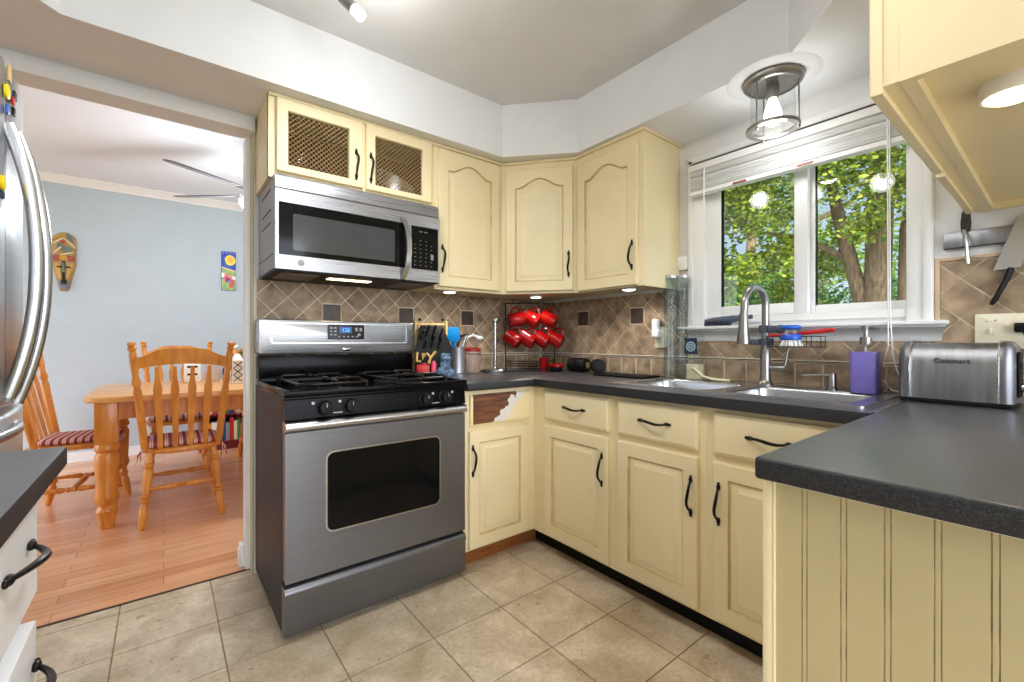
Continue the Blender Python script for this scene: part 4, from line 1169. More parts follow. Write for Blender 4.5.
blade('tongs', STEELB, 'steel tongs leaning right in the utensil crock', [(1.42, 2.30, Z + .01), (1.433, 2.292, 1.07), (1.452, 2.28, 1.135)], [.005, .006, .007], .5)
blade('peeler', BLACKM, 'black handled tool sticking up behind the ladle in the crock', [(1.415, 2.335, Z + .01), (1.428, 2.345, 1.08), (1.452, 2.35, 1.13), (1.50, 2.35, 1.142)], [.005, .006, .007, .006], .6)
blade('wooden_spoon', TAN, 'tan wooden spoon at the back of the utensil crock', [(1.392, 2.33, Z + .01), (1.408, 2.348, 1.12), (1.41, 2.35, 1.15), (1.411, 2.35, 1.165)], [.005, .006, .012, .007], .5)
# red-lidded jar
tj = thing('canister', 'speckled stoneware jar with a red lid between the utensil crock and paper towel stand', 'jar', (1.50, 2.30, Z))
mb = MB(); mb.lathe([(.047, 0), (.050, .004), (.051, .10), (.054, .112), (.054, .13), (.05, .132)], (1.50, 2.30, Z), (0, 0, 1), 28); mb.build('body', CERAM, tj)
mb = MB(); mb.lathe([(.05, .1325), (.056, .134), (.056, .149), (.05, .154), (.012, .157), (.001, .157)], (1.50, 2.30, Z), (0, 0, 1), 28); mb.build('lid', mat('dark_red_lid', (150, 28, 24), .4), tj)
mb = MB(); mb.tube([(1.5545, 2.30, Z + .12), (1.556, 2.30, Z + .06), (1.5535, 2.30, Z + .01)], .002, 6); mb.tube([(1.50 + .055 * math.cos(a * .314), 2.30 + .055 * math.sin(a * .314), Z + .118) for a in range(20)], .0022, 6, closed=True); mb.build('wire_clip', IRON, tj)
# paper towel stand
tt = thing('paper_towel_stand', 'empty silver paper towel stand on a round weighted base left of the mug rack', 'stand', (1.645, 2.255, Z))
mb = MB(); mb.lathe([(.078, 0), (.080, .003), (.080, .014), (.074, .02), (.012, .023)], (1.645, 2.255, Z), (0, 0, 1), 36); mb.build('base', STEELB, tt)
mb = MB(); mb.lathe([(.0105, .02), (.015, .03), (.0085, .04), (.0095, .05), (.0095, .27), (.014, .275), (.014, .285), (.0095, .29), (.0095, .315), (.018, .323), (.018, .336), (.012, .345), (.001, .347)], (1.645, 2.255, Z), (0, 0, 1), 20); mb.build('pole', STEELB, tt)

# knife block in its wooden frame
tb = thing('knife_block', 'black slanted knife block in a tan wooden frame between the range and the crock', 'knife block', (1.212, 2.25, Z))
MK = frame((1.212, 2.26, Z), (.92, -.39, 0), (0, 0, 1))
mb = MB(MK)
mb.loops([[(-.10, 0, -.055), (.105, 0, -.055), (.105, 0, .06), (-.10, 0, .06)], [(-.098, .16, -.06), (.10, .16, -.06), (.10, .16, .035), (-.098, .16, .035)], [(-.07, .285, -.065), (.055, .285, -.065), (.055, .285, -.02), (-.07, .285, -.02)]])
mb.build('block', BLACKM, tb, ang=20)
mb = MB(MK)
mb.box(-.102, -.09, 0, .315, -.088, -.068, .003); mb.box(.078, .09, 0, .315, -.088, -.068, .003); mb.box(-.09, .078, .288, .302, -.086, -.07, .003)
mb.build('stand', TAN, tb)
for u in (-.072, .062): mb = MB(MK); mb.sphere((u, .322, -.07), .009, 12, 8); mb.build('finial', BLACKM, tb)
for (u, v, L, w_) in ((-.075, .225, .05, .009), (-.045, .245, .06, .009), (-.01, .235, .075, .010), (.03, .225, .065, .009), (-.06, .165, .06, .009), (-.02, .170, .08, .008), (.02, .160, .08, .008)):
    mb = MB(MK); mb.tube([(u, v - L * .3, .02), (u + .008, v + L * .2, .05), (u + .018, v + L * .65, .068)], [w_ * .8, w_, w_ * .9], 8, flat=.7)
    k = mb.build('knife_handle', BLACKM, tb)
    mb = MB(MK); mb.tube([(u + .004, v - .003, .054), (u + .012, v + L * .3, .068)], .0012, 5); mb.build('rivet_line', STEELB, k)
# cutlery with pale yellow handles in front of the block: letters-like upright bars L I Y
for (pts, lab) in (([(-.095, .135, .078), (-.098, .085, .078), (-.075, .085, .080)], 'bent pale yellow tool handle leftmost in front of the black knife block'),
                   ([(-.066, .130, .078), (-.066, .095, .08), (-.052, .128, .08)], 'middle pale yellow tool handle in front of the black knife block'),
                   ([(-.045, .130, .08), (-.025, .108, .08), (-.028, .070, .078)], 'short pale yellow tool handle right of the middle one on the knife block'),
                   ([(.005, .140, .082), (-.020, .108, .083), (-.035, .075, .08)], 'long slanting pale yellow tool handle on the front of the knife block')):
    mb = MB(MK); mb.tube(pts, .0065, 8)
    solo(mb, 'kitchen_tool', mat('pale_yellow_handle', (226, 190, 110), .45) if 'pale_yellow_handle' not in MATS else MATS['pale_yellow_handle'], lab, 'tool', loc=tuple(MK @ Vector(pts[0])))
mb = MB(MK); mb.box(-.10, -.028, .0, .066, .066, .10, .006); mb.lathe([(.017, .066), (.017, .07), (.012, .074)], (-.06, 0, .083), (0, 1, 0)); solo(mb, 'spice_box', REDPL, 'small red box at the foot of the knife block beside the range', 'box', loc=tuple(MK @ Vector((-.06, 0, .08))))
mb = MB(MK); mb.lathe([(.012, 0), (.0135, .004), (.0135, .07), (.009, .078), (.009, .086), (.001, .087)], (-.006, 0, .088), (0, 1, 0)); solo(mb, 'pink_bottle', PINK, 'small pink bottle between the red box and the blue bag', 'bottle', loc=tuple(MK @ Vector((-.006, 0, .088))))
mb = MB(MK); rnd = random.Random(5); R = []
for i in range(12):
    s = i / 11; yy = .125 * s; r = .046 * (1 - .55 * s) * (1 + .25 * math.sin(9 * s))
    R.append([(.058 + r * (1 + .5 * (rnd.random() - .5)) * math.cos(2 * PI * k / 18), yy + .012 * (rnd.random() - .5) * (1 if i else 0), .102 + .62 * r * (1 + .6 * (rnd.random() - .5)) * math.sin(2 * PI * k / 18)) for k in range(18)])
mb.loops(R); solo(mb, 'plastic_bag', mat('blue_plastic_bag', (36, 58, 88), .22, var=.3, scale=30, rgb2=(120, 150, 176)), 'crumpled dark blue plastic bag right of the pink bottle', 'bag', loc=tuple(MK @ Vector((.058, 0, .102))), ang=15)

# ---- mug rack standing across the corner
P0 = Vector((1.79, 2.335)); P1 = Vector((2.045, 2.13)); d_ = (P1 - P0); LR = d_.length; d_.normalize()
FK = frame((P0.x, P0.y, Z), (d_.x, d_.y, 0), (0, 0, 1))      # normal faces the room
tk = thing('mug_rack', 'black wire mug rack standing across the worktop corner, hung with red mugs', 'rack', (1.92, 2.23, Z))
mb = MB(FK)
for u in (0, LR): mb.box(u - .004, u + .004, .0, .452, -.004, .004, .001)
mb.box(0, LR, .444, .452, -.004, .004, .001)
for v in (.030, .045, .062): mb.tube([(0, v, 0), (LR, v, 0)], .0035, 6)
for v in (.21, .345): mb.box(0, LR, v - .003, v + .003, -.003, .003)
mb.box(-.004, .004, 0, .01, -.05, .14); mb.box(LR - .004, LR + .004, 0, .01, -.05, .14); mb.tube([(0, .006, .135), (LR, .006, .135)], .004, 6); mb.tube([(0, .022, .135), (LR, .022, .135)], .003, 6)
mb.build('wire_frame', IRON, tk)
HK = [(.05, .385, 0), (.155, .385, 1), (.265, .385, 2), (.03, .255, 3), (.125, .255, 4), (.215, .255, 5), (.305, .255, 6)]
for (u, v, k) in HK:
    mb = MB(FK); mb.tube([(u, v - .01, .002), (u, v - .008, .03), (u, v - .002, .052), (u, v + .008, .058)], .0032, 6); mb.build('hook', IRON, tk)
LAB = ['red mug lying crosswise, leftmost of the upper row on the mug rack', 'red mug in the middle of the upper row, tipped toward its right neighbour', 'red mug rightmost of the upper row on the mug rack',
       'red mug leftmost of the lower row on the mug rack', 'red mug second from the paper towel stand in the lower row', 'red mug third from the paper towel stand in the lower row', 'red mug rightmost of the lower row, beside the tiled window wall']
def make_mug(M, label):
    t = thing('mug', label, 'mug', tuple(M.translation), 0, 'red mugs on the mug rack')
    mb = MB(M)
    mb.lathe([(.028, -.045), (.034, -.044), (.040, -.036), (.0415, 0), (.0425, .044), (.0435, .046), (.041, .047), (.0395, .044), (.038, 0), (.036, -.034), (.001, -.038)], (0, 0, 0), (0, 0, 1), 28)
    mb.build('cup', RED, t)
    mb = MB(M); P = []
    for k in range(13):
        a = -PI / 2 + PI * k / 12; P.append((.039 + .030 * math.cos(a), 0, .003 + .028 * math.sin(a)))
    mb.tube(P, .0052, 8, flat=1.3); mb.build('handle', RED, t)
    return t
for (u, v, k), lb in zip(HK, LAB):
    # the handle hangs from the hook: local +x (handle side) points up, mouth turned sideways
    tilt = {0: 80, 1: -62, 2: -66, 3: -58, 4: -60, 5: -58, 6: -62}[k]
    ctr = FK @ Vector((u + (.022 if k else .02), v - .048, .056 + (.0 if k % 2 else .004)))
    base = Matrix(((d_.x, -d_.y, 0), (d_.y, d_.x, 0), (0, 0, 1))).to_4x4()   # x along the rack, y into the wall
    # axis: start upright (z up), turn so that +x handle goes up and the axis lies along the rack, tipped toward the room
    M = Matrix.Translation(ctr) @ base @ Matrix.Rotation(math.radians(-25 if k else 8), 4, 'Z') @ Matrix.Rotation(math.radians(tilt), 4, 'Y') @ Matrix.Rotation(math.radians(0 if tilt < 0 else 180), 4, 'Z')
    make_mug(M @ Matrix.Scale(1.12, 4), lb)
# things under the rack
tcp = thing('cup', 'small red cup standing under the right end of the mug rack', 'cup', (1.958, 2.145, Z))
mb = MB(); mb.lathe([(.022, 0), (.026, .003), (.031, .085), (.0325, .087), (.029, .087), (.024, .006), (.001, .006)], (1.958, 2.145, Z)); mb.build('body', RED, tcp)
tdd = thing('butter_dish', 'low dark dish with a bright red lid beside the small red cup', 'dish', (1.972, 2.04, Z))
mb = MB(); mb.lathe([(.030, 0), (.038, .004), (.045, .028), (.043, .03)], (1.972, 2.04, Z)); mb.build('dish', BLACKM, tdd)
mb = MB(); mb.lathe([(.044, .0305), (.047, .033), (.047, .046), (.040, .052), (.001, .054)], (1.972, 2.04, Z)); mb.build('lid', RED, tdd)
# two black canisters lying on their sides
tbk = thing('canister', 'large black round canister lying on its side with a brass disc on its end', 'canister', (2.06, 1.86, Z))
ax = Vector((.10, -.99, 0)).normalized(); o = Vector((2.045, 1.965, Z + .0465))
mb = MB(); mb.lathe([(.036, -.02), (.044, -.012), (.045, .03), (.042, .034), (.045, .038), (.045, .10), (.041, .112), (.030, .116)], o, ax, 32); mb.build('body', BLACKM, tbk)
mb = MB(); mb.lathe([(.019, .1162), (.019, .119), (.001, .12)], o, ax, 24); mb.build('disc', mat('brass_disc', (205, 178, 110), .35, metal=.6), tbk)
tbm = thing('canister', 'small black canister lying tilted right of the larger one, end vents facing out', 'canister', (2.095, 1.765, Z))
ax2 = Vector((-.62, -.78, .0)).normalized(); o2 = Vector((2.088, 1.80, Z + .044))
mb = MB(); mb.lathe([(.030, -.02), (.040, -.012), (.043, .0), (.043, .055), (.038, .064), (.02, .066)], o2, ax2, 28); mb.build('body', BLACKM, tbm)
mb = MB()
for k in (-1, 0, 1):
    q = o2 + ax2 * .066; w_ = Vector((0, 0, 1)).cross(ax2); mb.tube([q + w_ * (k * .011 - .008) + Vector((0, 0, .016)), q + w_ * (k * .011 + .008) - Vector((0, 0, .016))], .002, 6)
mb.build('vents', STEELD, tbm)
mb = MB(); mb.box(1.93, 2.10, 1.37, 1.70, CZ + .0005, CZ + .011, .004)
solo(mb, 'chopping_board', BLACKM, 'flat black chopping board lying on the worktop left of the sink', 'board', loc=(2.0, 1.53, CZ))

# ---- tall glass jars and the bottle with a round emblem
for (x, y, r, lab, jn) in ((2.062, 1.285, .0335, 'tall clear glass jar left of the pair beside the sink', 0), (2.098, 1.238, .027, 'slimmer tall clear glass jar right of the pair beside the sink', 1)):
    t = thing('tall_glass_jar', lab, 'jar', (x, y, CZ + .0075))
    zz = CZ + .0068
    mb = MB(); mb.lathe([(r * .9, 0), (r, .003), (r, .505), (r * 1.06, .508), (r * 1.06, .513), (r * .93, .513), (r * .93, .012), (.001, .012)], (x, y, zz), (0, 0, 1), 28); mb.build('jar', GLASSG, t)
    mb = MB(); mb.lathe([(r * .92, .5135), (r * 1.05, .5135), (r * 1.05, .527), (r * .8, .529), (.001, .529)], (x, y, zz), (0, 0, 1), 28); mb.build('lid', STEELB, t)
tl2 = thing('soap_refill_bottle', 'clear bottle with a navy label and pale yellow soap beside the tall glass jars', 'bottle', (2.098, 1.175, CZ + .007))
c = (2.098, 1.172); zz = CZ + .0068
mb = MB(); mb.loops([rsq(c, .033, .012, zz + .001), rsq(c, .033, .012, zz + .075)]); mb.build('soap', LEMON, tl2)
mb = MB(); mb.loops([rsq(c, .0335, .013, zz), rsq(c, .0352, .013, zz + .003), rsq(c, .0352, .013, zz + .22), rsq(c, .025, .013, zz + .24), rsq(c, .014, .0138, zz + .245)], True, True, True); mb.build('bottle', GLASSC, tl2)
mb = MB(frame((c[0] - .0358, c[1], 0), (0, -1, 0), (0, 0, 1))); mb.prism([(-.036, zz + .125), (.036, zz + .125), (.031, zz + .205), (-.031, zz + .205)], 0, .001)
lb_ = mb.build('label', NAVY, tl2)
mb = MB(frame((c[0] - .0369, c[1], zz + .163), (0, -1, 0), (0, 0, 1)))
for r0, r1 in ((.019, .025), (.009, .014)):
    mb.plate([(r1 * math.cos(2 * PI * k / 24), r1 * math.sin(2 * PI * k / 24)) for k in range(24)], [(r0 * math.cos(2 * PI * k / 24), r0 * math.sin(2 * PI * k / 24)) for k in range(24)], 0, .0012)
mb.lathe([(.004, 0), (.004, .0012)], (0, 0, 0)); mb.build('emblem', mat('pale_blue_print', (168, 190, 204), .5), lb_)
mb = MB(); mb.tube([(2.06, 1.16, zz + .055), (2.045, 1.14, zz + .05), (2.04, 1.10, zz + .02), (2.05, 1.05, zz + .008), (2.06, .98, zz + .006)], .006, 10)
solo(mb, 'hose', mat('ivory_hose', (226, 220, 180), .5), 'short ivory hose curling from the clear bottle onto the sink deck', 'hose', loc=(2.05, 1.1, zz))

# ---- wall fittings on the window wall
def plate(name, y0, y1, z0, z1, label, cat='outlet', m=CREAMPL, xx=WX - .0096):
    t = thing(name, label, cat, (xx, (y0 + y1) / 2, (z0 + z1) / 2))
    mb = MB(frame((xx, 0, 0), (0, -1, 0), (0, 0, 1))); mb.prism(rrect(-y1, -y0, z0, z1, .006, 4), 0, .006, .002, 2); mb.build('cover_plate', m, t); return t
t = plate('wall_outlet', 1.362, 1.436, 1.062, 1.178, 'almond wall outlet with a white plug-in on the backsplash left of the glass jars')
mb = MB(frame((WX - .0158, 0, 0), (0, -1, 0), (0, 0, 1))); 
for v in (1.098,): mb.prism(rrect(-1.414, -1.384, v - .016, v + .016, .008, 3), 0, .002); mb.box(-1.406, -1.404, v - .005, v + .006, .0021, .0026); mb.box(-1.394, -1.392, v - .005, v + .006, .0021, .0026)
mb.build('socket', CREAMPL, t)
tpl = thing('air_freshener', 'white plug-in air freshener in the almond outlet', 'air freshener', (WX - .04, 1.41, 1.16))
mb = MB(); mb.box(WX - .066, WX - .0163, 1.382, 1.428, 1.115, 1.165, .012, 3); mb.lathe([(.021, 0), (.022, .006), (.021, .06), (.017, .068), (.001, .07)], (WX - .042, 1.412, 1.152)); mb.build('body', WHITEPL, tpl)
mb = MB(); mb.lathe([(.014, 0), (.014, .03)], (WX - .045, 1.398, 1.088)); mb.build('vial', GLASSC, tpl)
t = thing('thermostat', 'square white sensor on the wall between cabinet and window', 'sensor', (WX - .01, 1.275, 1.51))
mb = MB(frame((WX - .0003, 0, 0), (0, -1, 0), (0, 0, 1))); mb.prism(rrect(-1.3125, -1.2385, 1.474, 1.547, .01, 4), 0, .02, .005, 2); mb.build('body', WHITEPL, t)
mb = MB(); mb.lathe([(.021, 0), (.021, .002), (.018, .003), (.001, .003)], (WX - .0204, 1.276, 1.510), (-1, 0, 0)); mb.build('dial', LAMW, t)
# outlet and switches right of the window
t = plate('switch_plate', -.01, .2, 1.075, 1.19, 'wide almond plate with a switch and outlet above the toaster', 'outlet')
FP = frame((WX - .0157, 0, 0), (0, -1, 0), (0, 0, 1))
mb = MB(FP); mb.box(-.166, -.158, 1.122, 1.142, 0, .010, .002); mb.build('toggle', CREAMPL, t)
mb = MB(FP); mb.prism(rrect(-.112, -.07, 1.098, 1.168, .006, 3), 0, .002); mb.build('socket', CREAMPL, t)
mb = MB(FP)
for u, v in ((-.172, 1.165), (-.152, 1.168)): mb.sphere((u, v, 0), (.004, .003, .0015), 8, 6)
mb.build('screws', STEELB, t)
tpg = thing('power_cord', 'black plug and cord in the almond outlet, dropping behind the toaster', 'cord', (WX - .03, .09, 1.14))
mb = MB(); mb.box(WX - .040, WX - .0178, .072, .112, 1.128, 1.158, .005); mb.build('plug', BLACKM, tpg)
mb = MB(); mb.tube([(WX - .034, .09, 1.13), (WX - .036, .084, 1.11), (WX - .034, .074, 1.08), (WX - .034, .065, 1.04), (WX - .034, .06, .96), (WX - .03, .06, .912)], .004, 8); mb.build('cord', BLACKM, tpg)
# knife bar
t = thing('knife_bar', 'grey magnetic knife bar on the wall right of the window', 'knife bar', (WX - .01, .1, 1.445))
mb = MB(); mb.box(WX - .016, WX - .0003, -.16, .277, 1.420, 1.476, .003); mb.build('bar', STEELV, t)
mb = MB(); mb.box(WX - .0162, WX - .012, -.158, .275, 1.4195, 1.4225); mb.build('edge', STEELD, t)
FKN = frame((WX - .0185, 0, 0), (0, -1, 0), (0, 0, 1))
t = thing('paring_knife', 'small knife with patterned black blade pointing up on the magnetic bar', 'knife', (WX - .02, .224, 1.42))
mb = MB(FKN)
mb.prism([(-.232, 1.470), (-.234, 1.50), (-.231, 1.535), (-.222, 1.565), (-.216, 1.560), (-.209, 1.53), (-.207, 1.50), (-.209, 1.474)], -.001, .001); mb.build('blade', mat('black_blade', (46, 36, 30), .4, metal=.3, var=.4, scale=80), t)
mb = MB(FKN); mb.tube([(-.2245, 1.478, .003), (-.221, 1.46, .005), (-.218, 1.42, .006), (-.216, 1.38, .006), (-.214, 1.362, .006)], [.010, .0115, .0095, .0115, .011], 12, flat=.6); mb.build('handle', STEELB, t)
t = thing('cleaver', 'large cleaver hanging aslant on the magnetic bar, black handle down', 'knife', (WX - .02, .13, 1.42))
FC = frame((WX - .0185, .158, 1.332), Vector((0, -1, 0)) * math.cos(math.radians(4)) + Vector((0, 0, 1)) * math.sin(math.radians(4)), (0, 0, 1))
mb = MB(FC); mb.prism([(0, .0), (.060, .0), (.072, .05), (.088, .11), (.100, .155), (.102, .172), (.086, .178), (.060, .166), (.050, .15), (.03, .09)], -.0012, .0012); mb.build('blade', STEELB, t)
mb = MB(FC); mb.tube([(.040, .0, .002), (.030, -.035, .006), (.014, -.075, .008), (.004, -.100, .008), (-.004, -.112, .007)], [.014, .0135, .012, .0135, .009], 12, flat=.6); mb.build('handle', BLACKM, t)

# ================================================================== TOASTER
TX, TY = 1.985, .222
tt2 = thing('toaster', 'brushed stainless two-slot toaster on the peninsula worktop under the knife bar', 'toaster', (TX, TY, Z), math.radians(-4))
# local: +x away from the viewer, +y along its length
def tsec(y, s, zt):
    w = .078 * s
    P = [(-w, .014), (-w - .002, .06), (-w, .13), (-w + .008, zt - .02), (-w + .022, zt - .004), (-w + .04, zt), (w - .04, zt), (w - .022, zt - .004), (w - .008, zt - .02), (w, .13), (w + .002, .06), (w, .014)]
    return [(x, y, z_) for x, z_ in P]
mb = MB(); mb.loops([tsec(-.098, .97, .190), tsec(.098, .97, .190)]); mb.build('shell', STEELV, tt2, local=True, ang=50)
for s in (1, -1):
    mb = MB(); mb.loops([tsec(s * .0985, 1.02, .194), tsec(s * .108, 1.03, .196), tsec(s * .116, 1.0, .194), tsec(s * .128, .86, .180)]); mb.build('end_cap', STEEL, tt2, local=True, ang=50)
for s in (1, -1): mb = MB(); mb.tube([(p[0], s * .0985, p[2]) for p in tsec(0, 1.028, .1955)], .0028, 8); mb.build('chrome_trim', CHROME, tt2, local=True)
mb = MB(); mb.box(-.076, .076, -.124, .124, .0, .0139, .003); mb.build('base', BLACKM, tt2, local=True)
mb = MB()
for x in (-.022, .022): mb.box(x - .012, x + .012, -.085, .085, .188, .1906)
mb.build('slots', BLACKM, tt2, local=True)
mb = MB(); mb.box(-.03, .03, -.134, -.1285, .03, .165, .004); pn = mb.build('control_strip', BLACKM, tt2, local=True)
mb = MB(); mb.box(-.022, .022, -.16, -.1345, .115, .132, .004); mb.build('lever', CHROME, pn, local=True)
mb = MB(); mb.lathe([(.014, 0), (.014, .008), (.012, .01)], (0, -.1345, .06), (0, -1, 0)); mb.build('dial', CHROME, pn, local=True)
text_mesh('Cuisinart', .0225, frame((-.0792, .0, .135), (0, -1, 0), (.03, 0, 1)), 'lettering', STEELD, tt2, .0008, local=True)

# ================================================================== LIGHTS FIXTURES
tcl = thing('ceiling_lantern', 'brushed nickel flush ceiling lantern with clear glass drum above the sink', 'light', (1.905, .735, ZS))
c = (1.905, .735)
mb = MB(); mb.lathe([(.104, 0), (.106, -.006), (.104, -.022), (.096, -.030), (.088, -.032), (.086, -.026), (.001, -.024)], (c[0], c[1], ZS - .0004), (0, 0, 1), 40); mb.build('canopy', NICKEL, tcl)
mb = MB(); mb.lathe([(.165, 0), (.160, -.003), (.108, -.004)], (c[0], c[1], ZS - .0002), (0, 0, 1), 48); mb.build('ceiling_medallion', MATS['soffit_paint'], tcl)
mb = MB(); mb.lathe([(.074, -.192), (.094, -.192), (.096, -.198), (.094, -.206), (.074, -.206), (.072, -.199)], (c[0], c[1], ZS), (0, 0, 1), 40, False, False)
mb.loops([[(c[0] + r * math.cos(2 * PI * k / 40), c[1] + r * math.sin(2 * PI * k / 40), ZS + z_) for k in range(40)] for r, z_ in ((.072, -.199), (.074, -.192))], True, False, False); mb.build('bottom_ring', NICKEL, tcl)
for k in range(3):
    a = 2 * PI * k / 3 + .75; x, y = c[0] + .088 * math.cos(a), c[1] + .088 * math.sin(a)
    mb = MB(); mb.tube([(x, y, ZS - .025), (x, y, ZS - .215)], .0032, 8); mb.sphere((x, y, ZS - .214), .006, 10, 6); mb.build('rod', NICKEL, tcl)
mb = MB(); mb.lathe([(.078, -.03), (.078, -.20)], (c[0], c[1], ZS), (0, 0, 1), 36, False, False); mb.build('glass_drum', GLASSC, tcl)
mb = MB(); mb.lathe([(.022, -.024), (.022, -.075), (.018, -.08)], (c[0], c[1], ZS), (0, 0, 1), 20); mb.build('socket', NICKEL, tcl)
mb = MB(); mb.lathe([(.014, -.08), (.020, -.10), (.030, -.13), (.032, -.15), (.026, -.175), (.012, -.187), (.001, -.19)], (c[0], c[1], ZS), (0, 0, 1), 24); mb.build('bulb', BULB, tcl)
# track light on the ceiling: the last head shows at the top of the view
ttr = thing('track_light', 'brushed nickel track light bar with frosted lit heads on the kitchen ceiling', 'light', (.62, .9, 2.44))
mb = MB(); mb.box(.49, .524, .35, 1.66, 2.415, 2.4395, .005); mb.lathe([(.06, 0), (.06, .02), (.05, .026)], (.507, .98, 2.41), (0, 0, 1)); mb.build('bar', NICKEL, ttr)
for i, (y, dx, dy) in enumerate(((1.622, .60, -.48), (1.2, .40, .2), (.80, -.40, .2), (.43, .50, -.2))):
    p = Vector((.507, y, 2.335)); dv = Vector((dx, dy, -.78)).normalized()
    mb = MB(); mb.tube([(.507, y, 2.416), (.507, y, 2.34)], .006, 8); mb.lathe([(.015, -.012), (.021, -.006), (.021, .055), (.019, .058)], p, dv, 20); hd = mb.build('lamp_head', NICKEL, ttr)
    mb = MB(); mb.lathe([(.0195, .058), (.0195, .094), (.0175, .096), (.001, .096)], p, dv, 20); mb.build('frosted_lens', BULB, hd)

# ================================================================== WINDOW BLIND
tbl = thing('window_blind', 'white slatted blind pulled up at the top of the sink window', 'blind', (WX - .05, .79, 1.9))
mb = MB(); mb.box(WX - .066, WX - .0275, .365, 1.203, 1.955, 1.988, .003); mb.build('headrail', WHITEP, tbl)
mb = MB(); mb.box(WX - .064, WX - .0275, .366, 1.202, 1.9885, 1.994); mb.build('headrail_gap', STEELD, tbl)
mb = MB(); rnd = random.Random(3)
z_ = 1.952
for k in range(22):
    zt = 1.950 - k * .0043 - (.006 if k == 6 else 0)
    t0 = .001 * rnd.random(); x0 = WX - .070 + .004 * rnd.random()
    sg = .004 * math.sin(k)
    mb.loops([[(x0, 1.2, zt - t0), (x0 + .02, 1.2, zt + .002), (x0 + .042, 1.2, zt - t0), (x0 + .042, 1.2, zt - t0 - .0022), (x0 + .02, 1.2, zt - .0004), (x0, 1.2, zt - t0 - .0022)],
              [(x0, .368, zt - t0 - .006), (x0 + .02, .368, zt - .004), (x0 + .042, .368, zt - t0 - .006), (x0 + .042, .368, zt - t0 - .0082), (x0 + .02, .368, zt - .0064), (x0, .368, zt - t0 - .0082)]])
mb.build('slats', WHITEP, tbl, ang=60)
mb = MB(); mb.loops([[(WX - .071, 1.201, 1.834), (WX - .028, 1.201, 1.834), (WX - .028, 1.201, 1.852), (WX - .071, 1.201, 1.852)], [(WX - .071, .367, 1.826), (WX - .028, .367, 1.826), (WX - .028, .367, 1.844), (WX - .071, .367, 1.844)]]); mb.build('bottom_rail', WHITEP, tbl)
for y in (.95, .685):
    mb = MB(); mb.box(WX - .0745, WX - .0712, y - .03, y + .03, 1.832, 1.842, .001); mb.build('brown_clip', mat('brown_clip_plastic', (150, 84, 60), .5) if 'brown_clip_plastic' not in MATS else MATS['brown_clip_plastic'], tbl)
mb = MB(); mb.tube([(WX - .074, 1.118, 1.955), (WX - .075, 1.121, 1.75), (WX - .075, 1.123, 1.62)], .0042, 8); mb.build('tilt_wand', WHITEPL, tbl)
mb = MB()
mb.tube([(WX - .072, .418, 1.96), (WX - .074, .416, 1.55), (WX - .078, .414, 1.2), (WX - .09, .412, 1.08), (WX - .095, .425, 1.02), (WX - .085, .432, .965), (WX - .075, .405, .92), (WX - .06, .36, .9095)], .0022, 8)
mb.tube([(WX - .072, .412, 1.96), (WX - .074, .410, 1.55), (WX - .078, .408, 1.2), (WX - .088, .40, 1.06), (WX - .08, .392, 1.0), (WX - .075, .375, .955), (WX - .07, .34, .925)], .0022, 8)
mb.build('pull_cord', WHITEPL, tbl)
# ================================================================== DINING ROOM
def turned(mb, p0, p1, prof, seg=14):
    p0 = Vector(p0); p1 = Vector(p1); L = (p1 - p0).length
    mb.lathe([(r, t * L) for r, t in prof], p0, p1 - p0, seg)
LEGP = [(.013, 0), (.016, .02), (.022, .17), (.023, .28), (.014, .345), (.024, .37), (.024, .385), (.017, .395), (.025, .42), (.013, .46), (.020, .56), (.026, .70), (.026, .76), (.016, .80), (.025, .825), (.025, .845), (.016, .87), (.019, 1)]
POSTP = [(.014, 0), (.019, .06), (.019, .50), (.021, .56), (.015, .60), (.022, .63), (.022, .66), (.015, .70), (.019, .76), (.019, .90), (.013, .915), (.021, .935), (.021, .95), (.013, .96), (.021, .975), (.018, .995), (.002, 1)]
STRP = [(.007, 0), (.012, .15), (.018, .37), (.009, .42), (.017, .45), (.012, .48), (.012, .52), (.017, .55), (.009, .58), (.018, .63), (.012, .85), (.007, 1)]
